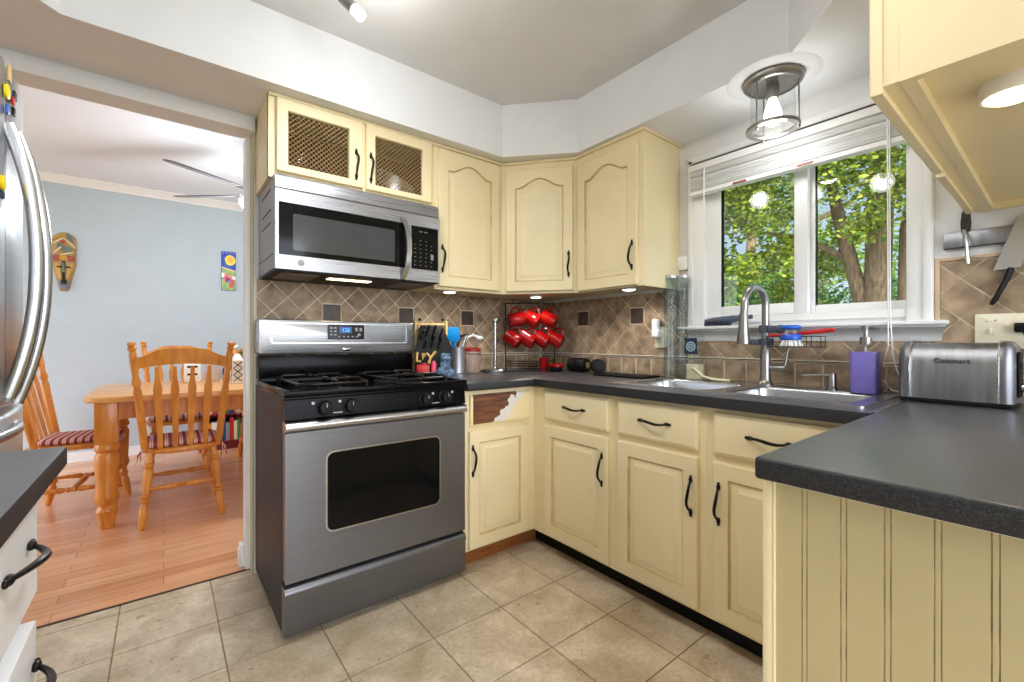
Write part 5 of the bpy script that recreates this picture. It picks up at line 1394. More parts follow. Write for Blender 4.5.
def make_chair(label, loc, rz):
    t = thing('dining_chair', label, 'chair', loc, rz, 'pine dining chairs round the table')
    L = True
    mb = MB(); N = 28; pts = []
    for k in range(N):
        a = 2 * PI * k / N; ca, sa = math.cos(a), math.sin(a); e = 2 / 3.2
        x = math.copysign(abs(ca) ** e, ca); y = math.copysign(abs(sa) ** e, sa)
        pts.append(((.205 + .02 * y) * x, .205 * y))
    mb.prism(pts, .425, .455, .010, 3); mb.build('seat', OAKM, t, local=L)
    feet = {}
    for sx in (-1, 1):
        for sy in (-1, 1):
            top = (sx * .155, sy * .135, .426); bot = (sx * .198, sy * (.20 if sy > 0 else .215), 0)
            feet[(sx, sy)] = (Vector(bot), Vector(top))
            mb = MB(); turned(mb, bot, top, LEGP); mb.build('leg', OAKM, t, local=L)
    at = lambda k, f: feet[k][0].lerp(feet[k][1], f)
    for a, b_, f in (((-1, -1), (-1, 1), .42), ((1, -1), (1, 1), .42), ((-1, -1), (1, -1), .52), ((-1, 1), (1, 1), .52)):
        mb = MB(); turned(mb, at(a, f), at(b_, f), STRP, 12); mb.build('stretcher', OAKM, t, local=L)
    m0 = at((-1, -1), .42).lerp(at((-1, 1), .42), .5); m1 = at((1, -1), .42).lerp(at((1, 1), .42), .5)
    mb = MB(); turned(mb, m0, m1, STRP, 12); mb.build('stretcher', OAKM, t, local=L)
    for sx in (-1, 1):
        mb = MB(); turned(mb, (sx * .180, -.165, .44), (sx * .238, -.285, 1.095), POSTP); mb.build('back_post', OAKM, t, local=L)
    # crest rail with a raised, curved top
    mb = MB(); R = []; n = 20
    def by(z_): return -.165 - (z_ - .44) * .183
    for k in range(n + 1):
        s = -1 + 2 * k / n; x = s * .222
        top = 1.005 + .052 * (1 if abs(s) < .35 else .5 * (1 + math.cos(PI * (abs(s) - .35) / .65))) ; bot = .925 + .028 * (1 - s * s) ** 1.0 + .012
        c = -.022 * (1 - s * s)
        R.append([(x, by(bot) + c - .010, bot), (x, by(bot) + c + .010, bot), (x, by(top) + c + .010, top), (x, by(top) + c - .010, top)])
    mb.loops(R); mb.build('crest_rail', OAKM, t, local=L)
    for s in (-.62, -.21, .21, .62):
        xb, xt = s * .175, s * .205
        mb = MB(); zb, zt = .452, .95
        yb = -.168; yt = by(.95) - .02 * (1 - s * s)
        prof = [(.011, 0), (.012, .08), (.016, .3), (.0195, .62), (.021, .74), (.012, .86), (.009, 1)]
        R = []
        for w_, f in prof:
            x = xb + (xt - xb) * f; y = yb + (yt - yb) * f; zz = zb + (zt - zb) * f
            R.append([(x - w_, y - .006, zz), (x + w_, y - .006, zz), (x + w_, y + .006, zz), (x - w_, y + .006, zz)])
        mb.loops(R); mb.build('back_slat', OAKM, t, local=L)
    return t
def cushion(label, loc, rz):
    t = thing('seat_cushion', label, 'cushion', loc, rz, 'striped cushions on the dining chairs')
    mb = MB(); R = []
    for i, zz in ((.02, .0), (.004, .006), (0, .016), (.004, .026), (.02, .034), (.06, .038)):
        R.append([(x, y, zz) for x, y in rrect(-.19 + i, .19 - i, -.165 + i, .185 - i, .06, 5)])
    mb.loops(R); mb.build('pad', STRIPE, t, local=True)
    for sx in (-1, 1):
        mb = MB(); mb.tube([(sx * .17, -.165, .012), (sx * .195, -.185, .0), (sx * .20, -.20, -.04), (sx * .185, -.205, -.11)], [.006, .006, .005, .004], 6, flat=.5); mb.tube([(sx * .195, -.185, .0), (sx * .215, -.2, -.03), (sx * .222, -.205, -.08)], [.006, .006, .003], 6, flat=.5); mb.build('tie', STRIPE, t, local=True)
    return t
c1 = make_chair('pine dining chair at the near side of the table, its slatted back to the kitchen', (.095, 3.555, 0), 0)
c2 = copy_tree(c1, (-.42, 4.02, 0), -PI / 2 - .13, 'pine dining chair at the table end, nearest the fridge')
c3 = copy_tree(c1, (.10, 4.66, 0), PI, 'pine dining chair facing the kitchen across the table, back rail above the tabletop')
c4 = copy_tree(c1, (.76, 4.66, 0), PI, 'pine dining chair on the far side, mostly hidden by the door jamb')
k1 = cushion('red striped cushion on the near pine chair', (.095, 3.555, .4556), 0)
k2 = copy_tree(k1, (-.42, 4.02, .4556), -.13, 'red striped cushion on the chair at the table end')
k3 = copy_tree(k1, (.10, 4.66, .4556), PI, 'red striped cushion on the far pine chair, seen under the table')
k4 = copy_tree(k1, (.76, 4.66, .4556), PI, 'red striped cushion on the far chair by the door jamb')
tdt = thing('dining_table', 'honey pine dining table on thick turned legs', 'table', (.55, 4.0, 0))
mb = MB(); mb.prism(rrect(-.362, 1.55, 3.44, 4.50, .09, 6), .742, .775, .009, 3); mb.build('tabletop', OAKD, tdt)
for a in ((-.27, 1.44, 3.53, 3.555), (-.27, 1.44, 4.435, 4.46), (-.295, -.27, 3.53, 4.46), (1.44, 1.465, 3.53, 4.46)):
    mb = MB(); mb.box(a[0], a[1], a[2], a[3], .632, .7415); mb.build('apron', OAKM, tdt)
for (x, y) in ((-.262, 3.517), (-.262, 4.47), (1.43, 3.517), (1.43, 4.47)):
    mb = MB(); mb.box(x - .052, x + .052, y - .052, y + .052, .50, .7416, .006)
    mb.lathe([(.030, 0), (.036, .012), (.036, .035), (.050, .10), (.052, .105), (.046, .115), (.040, .135), (.056, .17), (.058, .19), (.050, .22), (.055, .36), (.058, .42), (.048, .445), (.044, .45), (.058, .465), (.058, .48), (.050, .50)], (x, y, 0), (0, 0, 1), 24)
    mb.build('leg', OAKM, tdt)
# things on the table
T = .7756
t = thing('carton', 'white carton with two black bands on the dining table', 'carton', (.175, 4.30, T))
mb = MB(); mb.box(.125, .23, 4.26, 4.34, T, T + .17, .004); mb.build('box', WHITEC, t)
mb = MB()
for z_ in (.055, .115): mb.box(.145, .21, 4.2588, 4.2602, T + z_, T + z_ + .016)
mb.build('bands', BLACKM, t)
t = thing('lidded_tub', 'clear plastic tub with a blue lid on the dining table', 'tub', (.305, 4.3, T))
mb = MB(); mb.lathe([(.045, 0), (.048, .004), (.058, .15), (.059, .155)], (.315, 4.30, T)); mb.build('tub', mat('frosted_plastic', (222, 218, 222), .3), t)
mb = MB(); mb.lathe([(.059, .1552), (.061, .158), (.061, .172), (.05, .178), (.001, .178)], (.315, 4.30, T)); mb.build('lid', BLUED, t)
for (x, y, m, h, lab) in ((.385, 4.18, NAVY, .13, 'small navy bottle in the cluster on the dining table'), (.405, 4.14, WHITEC, .10, 'small white shaker in the cluster on the dining table'), (.425, 4.19, REDPL, .09, 'small red jar in the cluster on the dining table'), (.45, 4.15, BLACKM, .11, 'small black bottle right in the cluster on the dining table')):
    mb = MB(); mb.lathe([(.017, 0), (.019, .003), (.019, h * .65), (.010, h * .8), (.010, h * .95), (.001, h)], (x, y, T + .0125)); solo(mb, 'condiment_bottle', m, lab, 'bottle', 'bottles on the dining table', loc=(x, y, T))
mb = MB(); mb.box(.36, .475, 4.10, 4.215, T, T + .012, .003); solo(mb, 'serving_tray', WHITEC, 'small white tray under the condiment bottles on the table', 'tray', loc=(.42, 4.16, T))
t = thing('lattice_lantern', 'white lattice candle lantern on the dining table near the door jamb', 'lantern', (.447, 4.0, T))
mb = MB(); x0, x1, y0, y1 = .41, .485, 3.96, 4.035
mb.box(x0, x1, y0, y1, T, T + .012, .002); mb.box(x0, x1, y0, y1, T + .165, T + .178, .002)
for x in (x0 + .004, x1 - .004):
    for y in (y0 + .004, y1 - .004): mb.box(x - .004, x + .004, y - .004, y + .004, T + .01, T + .167)
mb.loops([[(x0, y0, T + .178), (x1, y0, T + .178), (x1, y1, T + .178), (x0, y1, T + .178)], [((x0 + x1) / 2 - .012, (y0 + y1) / 2 - .012, T + .225), ((x0 + x1) / 2 + .012, (y0 + y1) / 2 - .012, T + .225), ((x0 + x1) / 2 + .012, (y0 + y1) / 2 + .012, T + .225), ((x0 + x1) / 2 - .012, (y0 + y1) / 2 + .012, T + .225)]])
mb.build('frame', WHITEC, t)
mb = MB(); mb.box(x0 + .006, x1 - .006, y0 + .006, y1 - .006, T + .012, T + .165); mb.build('panels', LAMW, t)
mb = MB()
for k in range(3):
    zb = T + .014 + k * .051
    for a in ((x0 + .008, x1 - .008), (x1 - .008, x0 + .008)): mb.tube([(a[0], y0 + .003, zb), (a[1], y0 + .003, zb + .05)], .0028, 6); mb.tube([(x0 + .003, a[0] - x0 + y0, zb), (x0 + .003, a[1] - x0 + y0, zb + .05)], .0028, 6)
mb.build('lattice', BLACKM, t)
t = thing('potted_flower', 'small flowering plant in a terracotta red pot at the edge of the doorway', 'plant', (.525, 4.2, T))
mb = MB(); mb.lathe([(.035, 0), (.038, .004), (.05, .09), (.054, .092), (.054, .105), (.046, .105), (.044, .095), (.001, .095)], (.525, 4.2, T)); mb.build('pot', mat('terracotta', (196, 84, 60), .7), t)
mb = MB(); rnd = random.Random(4)
for k in range(16):
    a = rnd.random() * 6.28; r = .05 + .09 * rnd.random(); e = (.525 + r * math.cos(a), 4.2 + r * math.sin(a), T + .16 + .13 * rnd.random())
    mb.tube([(.525, 4.2, T + .095), ((.525 + e[0]) / 2, (4.2 + e[1]) / 2, e[2] - .02), e], .0022, 5)
    mb.sphere((e[0] * .5 + .2625, e[1] * .5 + 2.1, e[2] - .05), (.02, .02, .006), 8, 5)
mb.build('stems', LEAF3, t)
mb = MB(); rnd = random.Random(4)
for k in range(16):
    a = rnd.random() * 6.28; r = .05 + .09 * rnd.random(); e = (.525 + r * math.cos(a), 4.2 + r * math.sin(a), T + .16 + .13 * rnd.random()); mb.sphere(e, (.014, .014, .011), 8, 6)
mb.build('blossoms', mat('pale_blossom', (240, 226, 214), .7), t)
# low bookcase with books under the far wall
t = thing('bookcase', 'low dark red bookcase against the blue dining wall', 'bookcase', (.85, 5.45, 0))
BW = mat('oxblood_paint', (112, 30, 34), .45)
mb = MB(); mb.box(.28, 1.40, 5.30, 5.585, .62, .645, .003); mb.build('top', BW, t)
for a in (.28, .825, 1.38): mb = MB(); mb.box(a, a + .02, 5.305, 5.58, 0, .6198); mb.build('upright', BW, t)
for z_ in (.07, .345): mb = MB(); mb.box(.3002, .8248, 5.305, 5.565, z_, z_ + .02); mb.box(.8452, 1.3798, 5.305, 5.565, z_, z_ + .02); mb.build('shelf', BW, t)
mb = MB(); mb.box(.30, 1.38, 5.566, 5.580, .0, .62); mb.build('back', BW, t)
mb = MB(); mb.box(.3002, .8248, 5.32, 5.335, 0, .0698); mb.box(.8452, 1.3798, 5.32, 5.335, 0, .0698); mb.build('plinth', BW, t)
bc = [('light blue', (150, 196, 226)), ('white', (236, 236, 232)), ('dark blue', (38, 66, 120)), ('orange', (232, 146, 44)), ('cream', (228, 214, 176)), ('teal', (60, 140, 150)), ('black', (34, 34, 38)), ('red', (186, 44, 40)), ('grey', (150, 152, 158)), ('green', (70, 120, 70))]
rnd = random.Random(8); bm_ = {}
for row, z_, order in (('lower', .0905, (0, 3, 1, 5, 2, 8, 7, 4, 9, 6)), ('upper', .3655, (6, 4, 7, 0, 9, 2, 3, 1, 8, 5))):
    x = .303
    for q in order:
        nm, colr = bc[q]
        w_ = .026 + .022 * rnd.random(); h = .18 + .05 * rnd.random(); dp = .14 + .04 * rnd.random()
        if x + w_ > .822: break
        if nm not in bm_: bm_[nm] = mat('book_cover_' + nm.replace(' ', '_'), colr, .5, var=.04)
        tbk_ = thing('book', '%s book standing on the %s shelf of the dark red bookcase' % (nm, row), 'book', (x + w_ / 2, 5.32, z_), 0, 'books on the %s shelf of the bookcase' % row)
        mb = MB(); mb.box(x, x + .0025, 5.315, 5.315 + dp, z_, z_ + h); mb.box(x + w_ - .0025, x + w_, 5.315, 5.315 + dp, z_, z_ + h); mb.box(x, x + w_, 5.312, 5.3155, z_, z_ + h, .001, 1); mb.build('cover', bm_[nm], tbk_)
        mb = MB(); mb.box(x + .0026, x + w_ - .0026, 5.3156, 5.315 + dp - .004, z_ + .003, z_ + h - .003); mb.build('pages', WHITEC, tbk_)
        x += w_ + .0015
# ceiling fan
tf_ = thing('ceiling_fan', 'white ceiling fan with a lit globe, half hidden by the door jamb', 'fan', (.62, 3.85, 2.575))
hc = (.62, 3.85)
mb = MB(); mb.lathe([(.065, -.0005), (.06, -.03), (.02, -.05), (.0125, -.055), (.0125, -.24)], (hc[0], hc[1], 2.575)); mb.build('downrod', STEELD, tf_)
mb = MB(); mb.lathe([(.03, 0), (.095, .02), (.105, .06), (.09, .10), (.04, .12)], (hc[0], hc[1], 2.215), (0, 0, 1), 28); mb.build('motor', WHITEP, tf_)
for k in range(5):
    a = math.radians(211 + 72 * k)
    mb = MB(Matrix.Translation((hc[0], hc[1], 2.225)) @ Matrix.Rotation(a, 4, 'Z') @ Matrix.Rotation(math.radians(-14), 4, 'X'))
    mb.prism([(.17, -.055), (.66, -.068), (.70, -.05), (.715, 0), (.70, .05), (.66, .068), (.17, .055)], -.004, .004, .001, 1); bl = mb.build('blade', mat('fan_blade_paint', (112, 112, 116), .5) if 'fan_blade_paint' not in MATS else MATS['fan_blade_paint'], tf_)
    mb = MB(Matrix.Translation((hc[0], hc[1], 2.219)) @ Matrix.Rotation(a, 4, 'Z') @ Matrix.Rotation(math.radians(-14), 4, 'X')); mb.prism([(.085, -.015), (.22, -.035), (.22, .035), (.085, .015)], -.003, .002); mb.build('blade_bracket', STEELD, bl)
mb = MB(); mb.lathe([(.05, 0), (.055, -.02)], (hc[0], hc[1], 2.215)); mb.build('light_kit', WHITEP, tf_)
for k in range(3):
    a = 2 * PI * k / 3 + 3.3; p = Vector((hc[0] + .06 * math.cos(a), hc[1] + .06 * math.sin(a), 2.19)); dv = Vector((math.cos(a), math.sin(a), -.75)).normalized()
    mb = MB(); mb.lathe([(.014, 0), (.018, .03), (.03, .05), (.045, .08), (.052, .11), (.040, .125), (.001, .13)], p, dv); mb.build('glass_shade', BULB if False else mat('lit_shade', (255, 252, 246), .4, var=0, emit=(255, 246, 232), estr=4.0) if 'lit_shade' not in MATS else MATS['lit_shade'], tf_)

# ---- carved wooden mask on the wall
def on_wall(x, z_): return (x, DY - .001, z_)
tmk = thing('wall_mask', 'long painted wooden mask on the blue wall beside the fridge', 'mask', (-.697, DY - .03, 1.81))
FMk = frame((-.697, DY - .0008, 1.81), (1, 0, 0), (0, 0, 1))
def mk(v):   # half width of the mask at height v (-.26 .. .26)
    s = (v + .262) / .524
    return .028 + .050 * min(1, s / .45) - (.0 if s < .86 else .055 * ((s - .86) / .14) ** 2.2)
R = []
for i in range(25):
    v = -.262 + .524 * i / 24; w_ = max(.012, mk(v)); dd = .045 * math.sqrt(max(.05, 1 - (abs(v) / .27) ** 3))
    R.append([(w_ * math.cos(PI * k / 12), v, dd * math.sin(PI * k / 12)) for k in range(13)])
mb = MB(FMk)
mb.loops(R, True, True, True)
mm = mat('painted_mask_wood', (140, 112, 66), .5, var=.2, scale=14, rgb2=(190, 156, 92)); mb.build('face', mm, tmk)
def patch(nm, poly, m, lift=.002):
    """painted area that follows the bulging face"""
    mb = MB(FMk); 
    def dep(u, v):
        w_ = max(.012, mk(v)); dd = .045 * math.sqrt(max(.05, 1 - (abs(v) / .27) ** 3)); q = max(0, 1 - (u / w_) ** 2); return dd * math.sqrt(q) + lift
    # subdivided ribbon between successive pairs
    for (a, b_, c_, d_) in poly:
        n = 6
        for i in range(n):
            for j in range(n):
                def P(s, q):
                    u = (a[0] * (1 - s) + b_[0] * s) * (1 - q) + (d_[0] * (1 - s) + c_[0] * s) * q; v = (a[1] * (1 - s) + b_[1] * s) * (1 - q) + (d_[1] * (1 - s) + c_[1] * s) * q; return (u, v, dep(u, v))
                mb._f([mb._v(P(i / n, j / n)), mb._v(P((i + 1) / n, j / n)), mb._v(P((i + 1) / n, (j + 1) / n)), mb._v(P(i / n, (j + 1) / n))])
    o = mb.build(nm, m, tmk); sm = o.modifiers.new('t', 'SOLIDIFY'); sm.thickness = .003; return o
MG = mat('mask_grey_green', (104, 118, 110), .5); MR = mat('mask_rust', (168, 72, 56), .5); MC = mat('mask_cream', (228, 206, 160), .5); MBk = mat('mask_black', (30, 26, 24), .5); MV = mat('mask_mauve', (130, 124, 146), .5); MGd = mat('mask_gold', (200, 156, 60), .5)
patch('band', [((.012, .255), (.045, .235), (.068, .16), (.02, .20)), ((-.012, .14), (.05, .13), (.055, .07), (.0, .08)), ((-.045, .16), (-.015, .17), (-.01, .10), (-.045, .10))], MG)
patch('stripe', [((-.07, .165), (-.005, .215), (-.003, .200), (-.07, .150)), ((0, .215), (.072, .135), (.072, .120), (.002, .200)), ((-.068, .075), (-.02, .13), (-.015, .118), (-.066, .06)), ((-.02, .06), (.06, .09), (.06, .078), (-.02, .048))], MC, .004)
patch('cheek', [((-.075, .045), (-.03, .055), (-.02, .0), (-.072, .0)), ((.02, .055), (.07, .045), (.068, .0), (.025, .0)), ((-.03, .19), (.01, .18), (.005, .145), (-.015, .16))], MR)
patch('gold_patch', [((-.03, .045), (.02, .05), (.03, .01), (-.035, .01)), ((-.065, .225), (-.01, .255), (-.015, .225), (-.072, .185)), ((-.058, -.02), (-.02, -.03), (-.012, -.17), (-.03, -.15)), ((.02, -.03), (.058, -.02), (.03, -.15), (.012, -.17))], MGd)
patch('brow', [((-.045, -.045), (.045, -.045), (.045, -.06), (-.045, -.06)), ((-.012, .0), (.012, .0), (.010, -.17), (-.010, -.17)), ((-.02, -.165), (.02, -.165), (.02, -.2), (-.02, -.2))], MBk, .005)
patch('chin', [((-.040, -.18), (.040, -.18), (.030, -.245), (-.030, -.245))], MV)
mb = MB(FMk); mb.tube([(0, -.01, .046), (0, -.07, .062), (0, -.10, .060)], [.006, .009, .013], 10); mb.tube([(-.022, -.205, .042), (0, -.212, .047), (.022, -.205, .042)], .006, 8); mb.build('nose', MG, tmk)

# ---- small painted tile picture on the same wall
tap = thing('wall_plaque', 'small bright painted plaque of sun and flowers on the blue wall by the jamb', 'plaque', (.545, DY - .01, 1.85))
FA2 = frame((.545, DY - .0008, 1.848), (1, 0, 0), (0, 0, 1))
mb = MB(FA2); mb.box(-.066, .066, -.207, .207, 0, .014, .003); mb.build('board', mat('plaque_blue', (40, 84, 176), .4, var=.15, scale=12), tap)
def area(nm, poly, m, d=.0142):
    mb = MB(FA2); mb.prism(poly, d, d + .0016); return mb.build(nm, m, tap)
area('field', [(-.063, -.204), (.063, -.204), (.063, .0), (-.02, .02), (-.063, .035)], mat('plaque_green', (70, 150, 90), .45, var=.2, scale=25, rgb2=(190, 190, 90)))
area('path', [(-.063, -.02), (-.01, -.045), (.063, -.06), (.063, -.09), (.01, -.085), (-.063, -.065)], WHITEC, .0160)
area('path_band', [(-.063, .045), (-.02, .028), (.063, .008), (.063, -.006), (-.02, .012), (-.063, .03)], MC, .0160)
area('sun', [(.015 + .048 * math.cos(2 * PI * k / 22) * (1 + .05 * math.cos(5 * k)), .115 + .055 * math.sin(2 * PI * k / 22)) for k in range(22)], YELLOW)
area('sun_face', [(.02 + .030 * math.cos(2 * PI * k / 18), .12 + .030 * math.sin(2 * PI * k / 18)) for k in range(18)], mat('plaque_orange', (250, 176, 50), .45), .0160)
for q, (u, v, m) in enumerate(((-.02, -.055, PINK), (.015, -.075, PINK), (.035, -.115, REDPL), (-.005, -.10, mat('plaque_violet', (150, 110, 190), .45)), (.025, -.155, REDPL), (-.03, -.09, PINK))):
    area('flower', [(u + .022 * (1 + .25 * math.cos(5 * 2 * PI * k / 20)) * math.cos(2 * PI * k / 20), v + .024 * (1 + .25 * math.cos(5 * 2 * PI * k / 20)) * math.sin(2 * PI * k / 20)) for k in range(20)], m, .0178)
for q in range(4):
    area('cloud', [(-.048 + q * .032 + .010 * math.cos(2 * PI * k / 10), .19 + .010 * math.sin(2 * PI * k / 10)) for k in range(10)], MATS['plaque_violet'])
# ================================================================== OUTSIDE
mb = MB(); mb.box(-30, 40, -30, 40, -.9, -.45); struct(mb, 'ground', LAWN)
def leaves(centres, n, size, seed):
    """a cloud of small bent leaf blades round the given (x, y, z, radius) clumps"""
    rnd = random.Random(seed); vs = []; fs = []
    tot = sum(c[3] ** 2 for c in centres)
    for (cx, cy, cz, r) in centres:
        for k in range(int(n * r * r / tot)):
            u = rnd.uniform(-1, 1); a = rnd.uniform(0, 2 * PI); q = math.sqrt(1 - u * u); rr = r * rnd.uniform(.35, 1.08)
            p = Vector((cx + rr * q * math.cos(a), cy + rr * q * math.sin(a), cz + rr * u * .8))
            nrm = Vector((rnd.gauss(-.25, .6), rnd.gauss(0, .6), rnd.gauss(.75, .5))).normalized()
            t = Vector((rnd.uniform(-1, 1), rnd.uniform(-1, 1), rnd.uniform(-.9, .2))); t = (t - nrm * t.dot(nrm)).normalized(); w = nrm.cross(t)
            s = size * rnd.uniform(.6, 1.3); b = len(vs)
            vs += [p, p + t * s * .45 + w * s * .42 - nrm * s * .1, p + t * s * 1.1, p + t * s * .45 - w * s * .42 - nrm * s * .1, p + t * s * .5 + nrm * s * .06]
            fs += [(b, b + 1, b + 4), (b + 1, b + 2, b + 4), (b + 2, b + 3, b + 4), (b + 3, b, b + 4)]
    me = bpy.data.meshes.new('foliage'); me.from_pydata([tuple(v) for v in vs], [], fs)
    return me
def tree(name, label, base, trunk, limbs, clumps, n, size, lm, seed):
    t = thing(name, label, 'tree', base)
    if trunk:
        mb = MB(); mb.tube(trunk[0], trunk[1], 14); mb.build('trunk', BARK, t)
    for pts, rr in limbs:
        mb = MB(); mb.tube(pts, rr, 10); mb.build('branch', BARK, t)
    me = leaves(clumps, n, size, seed); me.transform(WMX[t].inverted()); me.materials.append(lm)
    o = bpy.data.objects.new('foliage', me); COL.objects.link(o); o.parent = t; o['kind'] = 'stuff'
    return t
rnd = random.Random(21)
def cloud(x0, x1, y0, y1, z0, z1, n, r0, r1, rr):
    return [(rr.uniform(x0, x1), rr.uniform(y0, y1), rr.uniform(z0, z1), rr.uniform(r0, r1)) for _ in range(n)]
# the big maple: a thick trunk and a leaning limb, bright leaves in front
G = -.45
cl = [(7.2, 1.3, 3.9, .9), (7.0, 2.2, 4.2, .9), (7.2, 3.0, 3.8, .8), (6.8, .8, 3.3, .6), (7.1, 2.75, 3.0, .5), (6.9, 1.9, 3.35, .55), (6.9, 1.35, 2.9, .45), (7.4, 3.5, 3.2, .6), (7.0, .5, 2.6, .4), (7.3, 2.6, 2.45, .32), (7.2, .2, 3.6, .8), (7.6, -.6, 3.8, 1.0), (7.0, 3.05, 2.2, .3), (7.0, 2.35, 2.15, .22), (6.9, 1.62, 2.55, .28), (8.6, 2.5, 2.4, .45), (8.7, 3.0, 2.0, .45), (8.6, 2.2, 2.9, .4), (8.8, 2.75, 1.5, .4), (8.6, 3.3, 2.6, .45), (8.8, 1.15, 2.5, .35)]
tree('maple_tree', 'maple with thick trunk and leaning limb outside the right pane', (8.0, 1.72, G),
     ([(8.0, 1.72, G), (8.0, 1.72, .9), (7.98, 1.70, 2.0), (7.95, 1.66, 3.2), (7.9, 1.6, 4.6), (7.9, 1.5, 6.0)], [.24, .175, .155, .15, .13, .07]),
     [([(8.0, 1.70, .7), (7.98, 1.80, 1.35), (7.95, 1.97, 2.1), (7.9, 2.14, 2.96), (7.8, 2.3, 4.0)], [.14, .11, .095, .085, .05]),
      ([(7.97, 1.42, .5), (7.98, 1.40, 1.6), (7.95, 1.38, 2.6), (7.9, 1.2, 4.0)], [.10, .09, .08, .05]),
      ([(7.94, 2.02, 2.3), (7.7, 2.6, 2.7), (7.5, 3.1, 2.85)], [.05, .035, .02]), ([(7.95, 1.66, 3.0), (7.4, 1.0, 3.5), (7.1, .4, 3.7)], [.08, .05, .02])],
     cl, 24000, .068, LEAF1, 1)
cl = cloud(7.5, 8.8, 3.5, 6.2, .9, 4.8, 42, .32, .7, rnd)
tree('leafy_tree', 'bright green leafy tree filling the left window pane', (8.4, 4.6, G),
     ([(8.4, 4.6, G), (8.4, 4.6, 1.0), (8.35, 4.5, 2.6), (8.3, 4.4, 4.4)], [.13, .10, .07, .04]),
     [([(8.4, 4.6, 1.4), (8.1, 4.1, 1.9), (7.9, 3.7, 2.1)], [.05, .03, .015]), ([(8.37, 4.55, 2.0), (8.2, 5.1, 2.6), (8.0, 5.5, 2.8)], [.05, .03, .015])],
     cl, 22000, .07, LEAF1, 2)
cl = cloud(9.9, 11.5, 1.3, 4.6, .0, 2.1, 30, .45, .8, rnd)
tree('bushy_tree', 'dark green bushy tree low behind the maple trunk', (10.4, 3.0, G), ([(10.4, 3.0, G), (10.4, 3.0, 1.6)], [.12, .06]), [], cl, 14000, .09, LEAF3, 3)
cl = cloud(13.6, 16.5, -1.5, 12, 2.2, 9, 30, .8, 1.5, rnd)
tree('tall_tree', 'tall green tree standing farthest back outside the window', (15, 6.5, G), ([(15, 6.5, G), (15, 6.5, 3), (14.9, 6.2, 8)], [.22, .17, .07]), [([(15, 6.5, 2.6), (14.8, 4.5, 4.6), (14.6, 2.0, 5.6)], [.11, .07, .03])], cl, 10000, .17, LEAF2, 4)
cl = cloud(9.0, 9.9, -.6, .75, .2, 1.15, 8, .28, .4, rnd)
tree('low_bush', 'mid green bush low at the right end of the window view', (9.4, .1, G), None, [], cl, 2600, .10, LEAF2, 5)
cl = cloud(9.6, 10.6, 5.0, 8.0, .1, 1.7, 14, .4, .7, rnd)
tree('low_bush', 'mid green bush low behind the leafy tree in the left pane', (10.1, 6.5, G), None, [], cl, 4200, .10, LEAF2, 6)

# ================================================================== DAYLIGHT, LAMPS, CAMERA
w = bpy.data.worlds.new('sky'); SC.world = w; w.use_nodes = True
nt = w.node_tree; bg = nt.nodes['Background']
tc = nd(nt, 'ShaderNodeTexCoord')
dt = nd(nt, 'ShaderNodeVectorMath'); dt.operation = 'DOT_PRODUCT'; nt.links.new(tc.outputs['Generated'], dt.inputs[0]); dt.inputs[1].default_value = Vector((-.62, -.76, .18)).normalized()
mr = nd(nt, 'ShaderNodeMapRange'); mr.inputs['From Min'].default_value = -.15; mr.inputs['From Max'].default_value = .95; mr.interpolation_type = 'SMOOTHSTEP'
nt.links.new(dt.outputs['Value'], mr.inputs['Value'])
sx = nd(nt, 'ShaderNodeSeparateXYZ'); nt.links.new(tc.outputs['Generated'], sx.inputs[0])
mz = nd(nt, 'ShaderNodeMapRange'); mz.inputs['From Min'].default_value = -.02; mz.inputs['From Max'].default_value = .5; nt.links.new(sx.outputs['Z'], mz.inputs['Value'])
blue = nd(nt, 'ShaderNodeMix'); blue.data_type = 'RGBA'; blue.inputs['A'].default_value = (.80, .90, 1.0, 1); blue.inputs['B'].default_value = (.42, .64, 1.0, 1); nt.links.new(mz.outputs['Result'], blue.inputs['Factor'])
mx = nd(nt, 'ShaderNodeMix'); mx.data_type = 'RGBA'; nt.links.new(mr.outputs['Result'], mx.inputs['Factor']); nt.links.new(blue.outputs['Result'], mx.inputs['A'])
mx.inputs['B'].default_value = (SKY_SUN * .92, SKY_SUN * .98, SKY_SUN * 1.1, 1)      # haze round the sun is far brighter than the opposite sky
nt.links.new(mx.outputs['Result'], bg.inputs['Color']); bg.inputs['Strength'].default_value = SKY

def light(name, kind, loc, power, color=(1, 1, 1), radius=.05, target=None, **kw):
    l = bpy.data.lights.new(name, kind); l.energy = power; l.color = color
    if kind in ('POINT', 'SPOT'): l.shadow_soft_size = radius
    for k, v in kw.items(): setattr(l, k, v)
    o = bpy.data.objects.new(name, l); COL.objects.link(o); o.location = loc
    if target is not None: o.rotation_euler = (Vector(target) - Vector(loc)).to_track_quat('-Z', 'Y').to_euler()
    return o
sun = light('sun', 'SUN', (-6, -6, 12), SUN_P, (1, .95, .86), target=(2.5, 1.5, 0)); sun.data.angle = math.radians(1.2)
WARM = (.97, .98, 1)
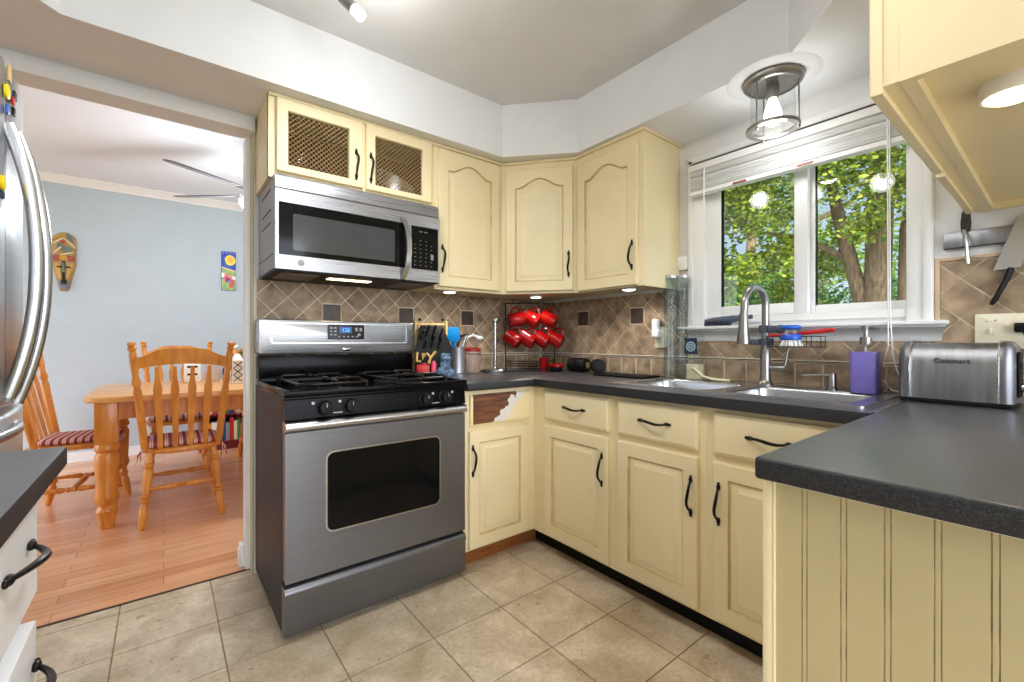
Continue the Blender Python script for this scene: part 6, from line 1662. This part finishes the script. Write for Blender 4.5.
# each track head: a spot, plus an added point light filling the ceiling
for i, (y, dx, dy) in enumerate(((1.622, .60, -.48), (1.2, .40, .2), (.80, -.40, .2), (.43, .50, -.2))):
    p = Vector((.507, y, 2.335)) + Vector((dx, dy, -.78)).normalized() * .125
    light('track_fill', 'POINT', p, TRACK_FILL, WARM, .05)
    light('track_lamp', 'SPOT', p, TRACK, WARM, .07, target=p + Vector((0, 0, -1)), spot_size=math.radians(165), spot_blend=.5)
light('lantern_lamp', 'POINT', (1.905, .735, ZS - .225), LANT, WARM, .05)
for p, e in (((1.262, 2.165, 1.36), PUCK), ((1.835, 2.08, 1.36), PUCK), ((1.972, 1.477, 1.362), PUCK)):
    light('puck_lamp', 'SPOT', p, e, (1, .96, .9), .03, target=(p[0], p[1], 0), spot_size=math.radians(150), spot_blend=.6)
light('hanging_puck_lamp', 'SPOT', (1.165, .062, 1.52), 3, (1, .86, .66), .03, target=(1.165, .062, 0), spot_size=math.radians(150), spot_blend=.6)
light('hood_lamp', 'SPOT', (.70, 2.147, 1.385), 1.6, (1, .82, .56), .04, target=(.70, 2.147, 0), spot_size=math.radians(140), spot_blend=.7)
light('fan_lamp', 'POINT', (.62, 3.85, 2.0), FANP, (.92, .96, 1), .12)

cam = bpy.data.cameras.new('camera'); co = bpy.data.objects.new('camera', cam); COL.objects.link(co)
cam.sensor_fit = 'HORIZONTAL'; cam.sensor_width = 36.0; cam.lens = 441.0 / 1024 * 36.0
cam.clip_start = .02; cam.clip_end = 200
co.location = (0, 0, 1.10); co.rotation_euler = (PI / 2, 0, math.radians(51.69 - 90))
SC.camera = co
vs = SC.view_settings; vs.view_transform = 'Standard'; vs.look = 'None'; vs.gamma = 1.0; vs.exposure = EXPO; vs.use_curve_mapping = False
SC.cycles.use_denoising = True
SC.cycles.max_bounces = 10; SC.cycles.diffuse_bounces = 5; SC.cycles.glossy_bounces = 5; SC.cycles.transparent_max_bounces = 16; SC.cycles.transmission_bounces = 6
SC.cycles.sample_clamp_indirect = 6.0; SC.cycles.caustics_reflective = False; SC.cycles.caustics_refractive = False
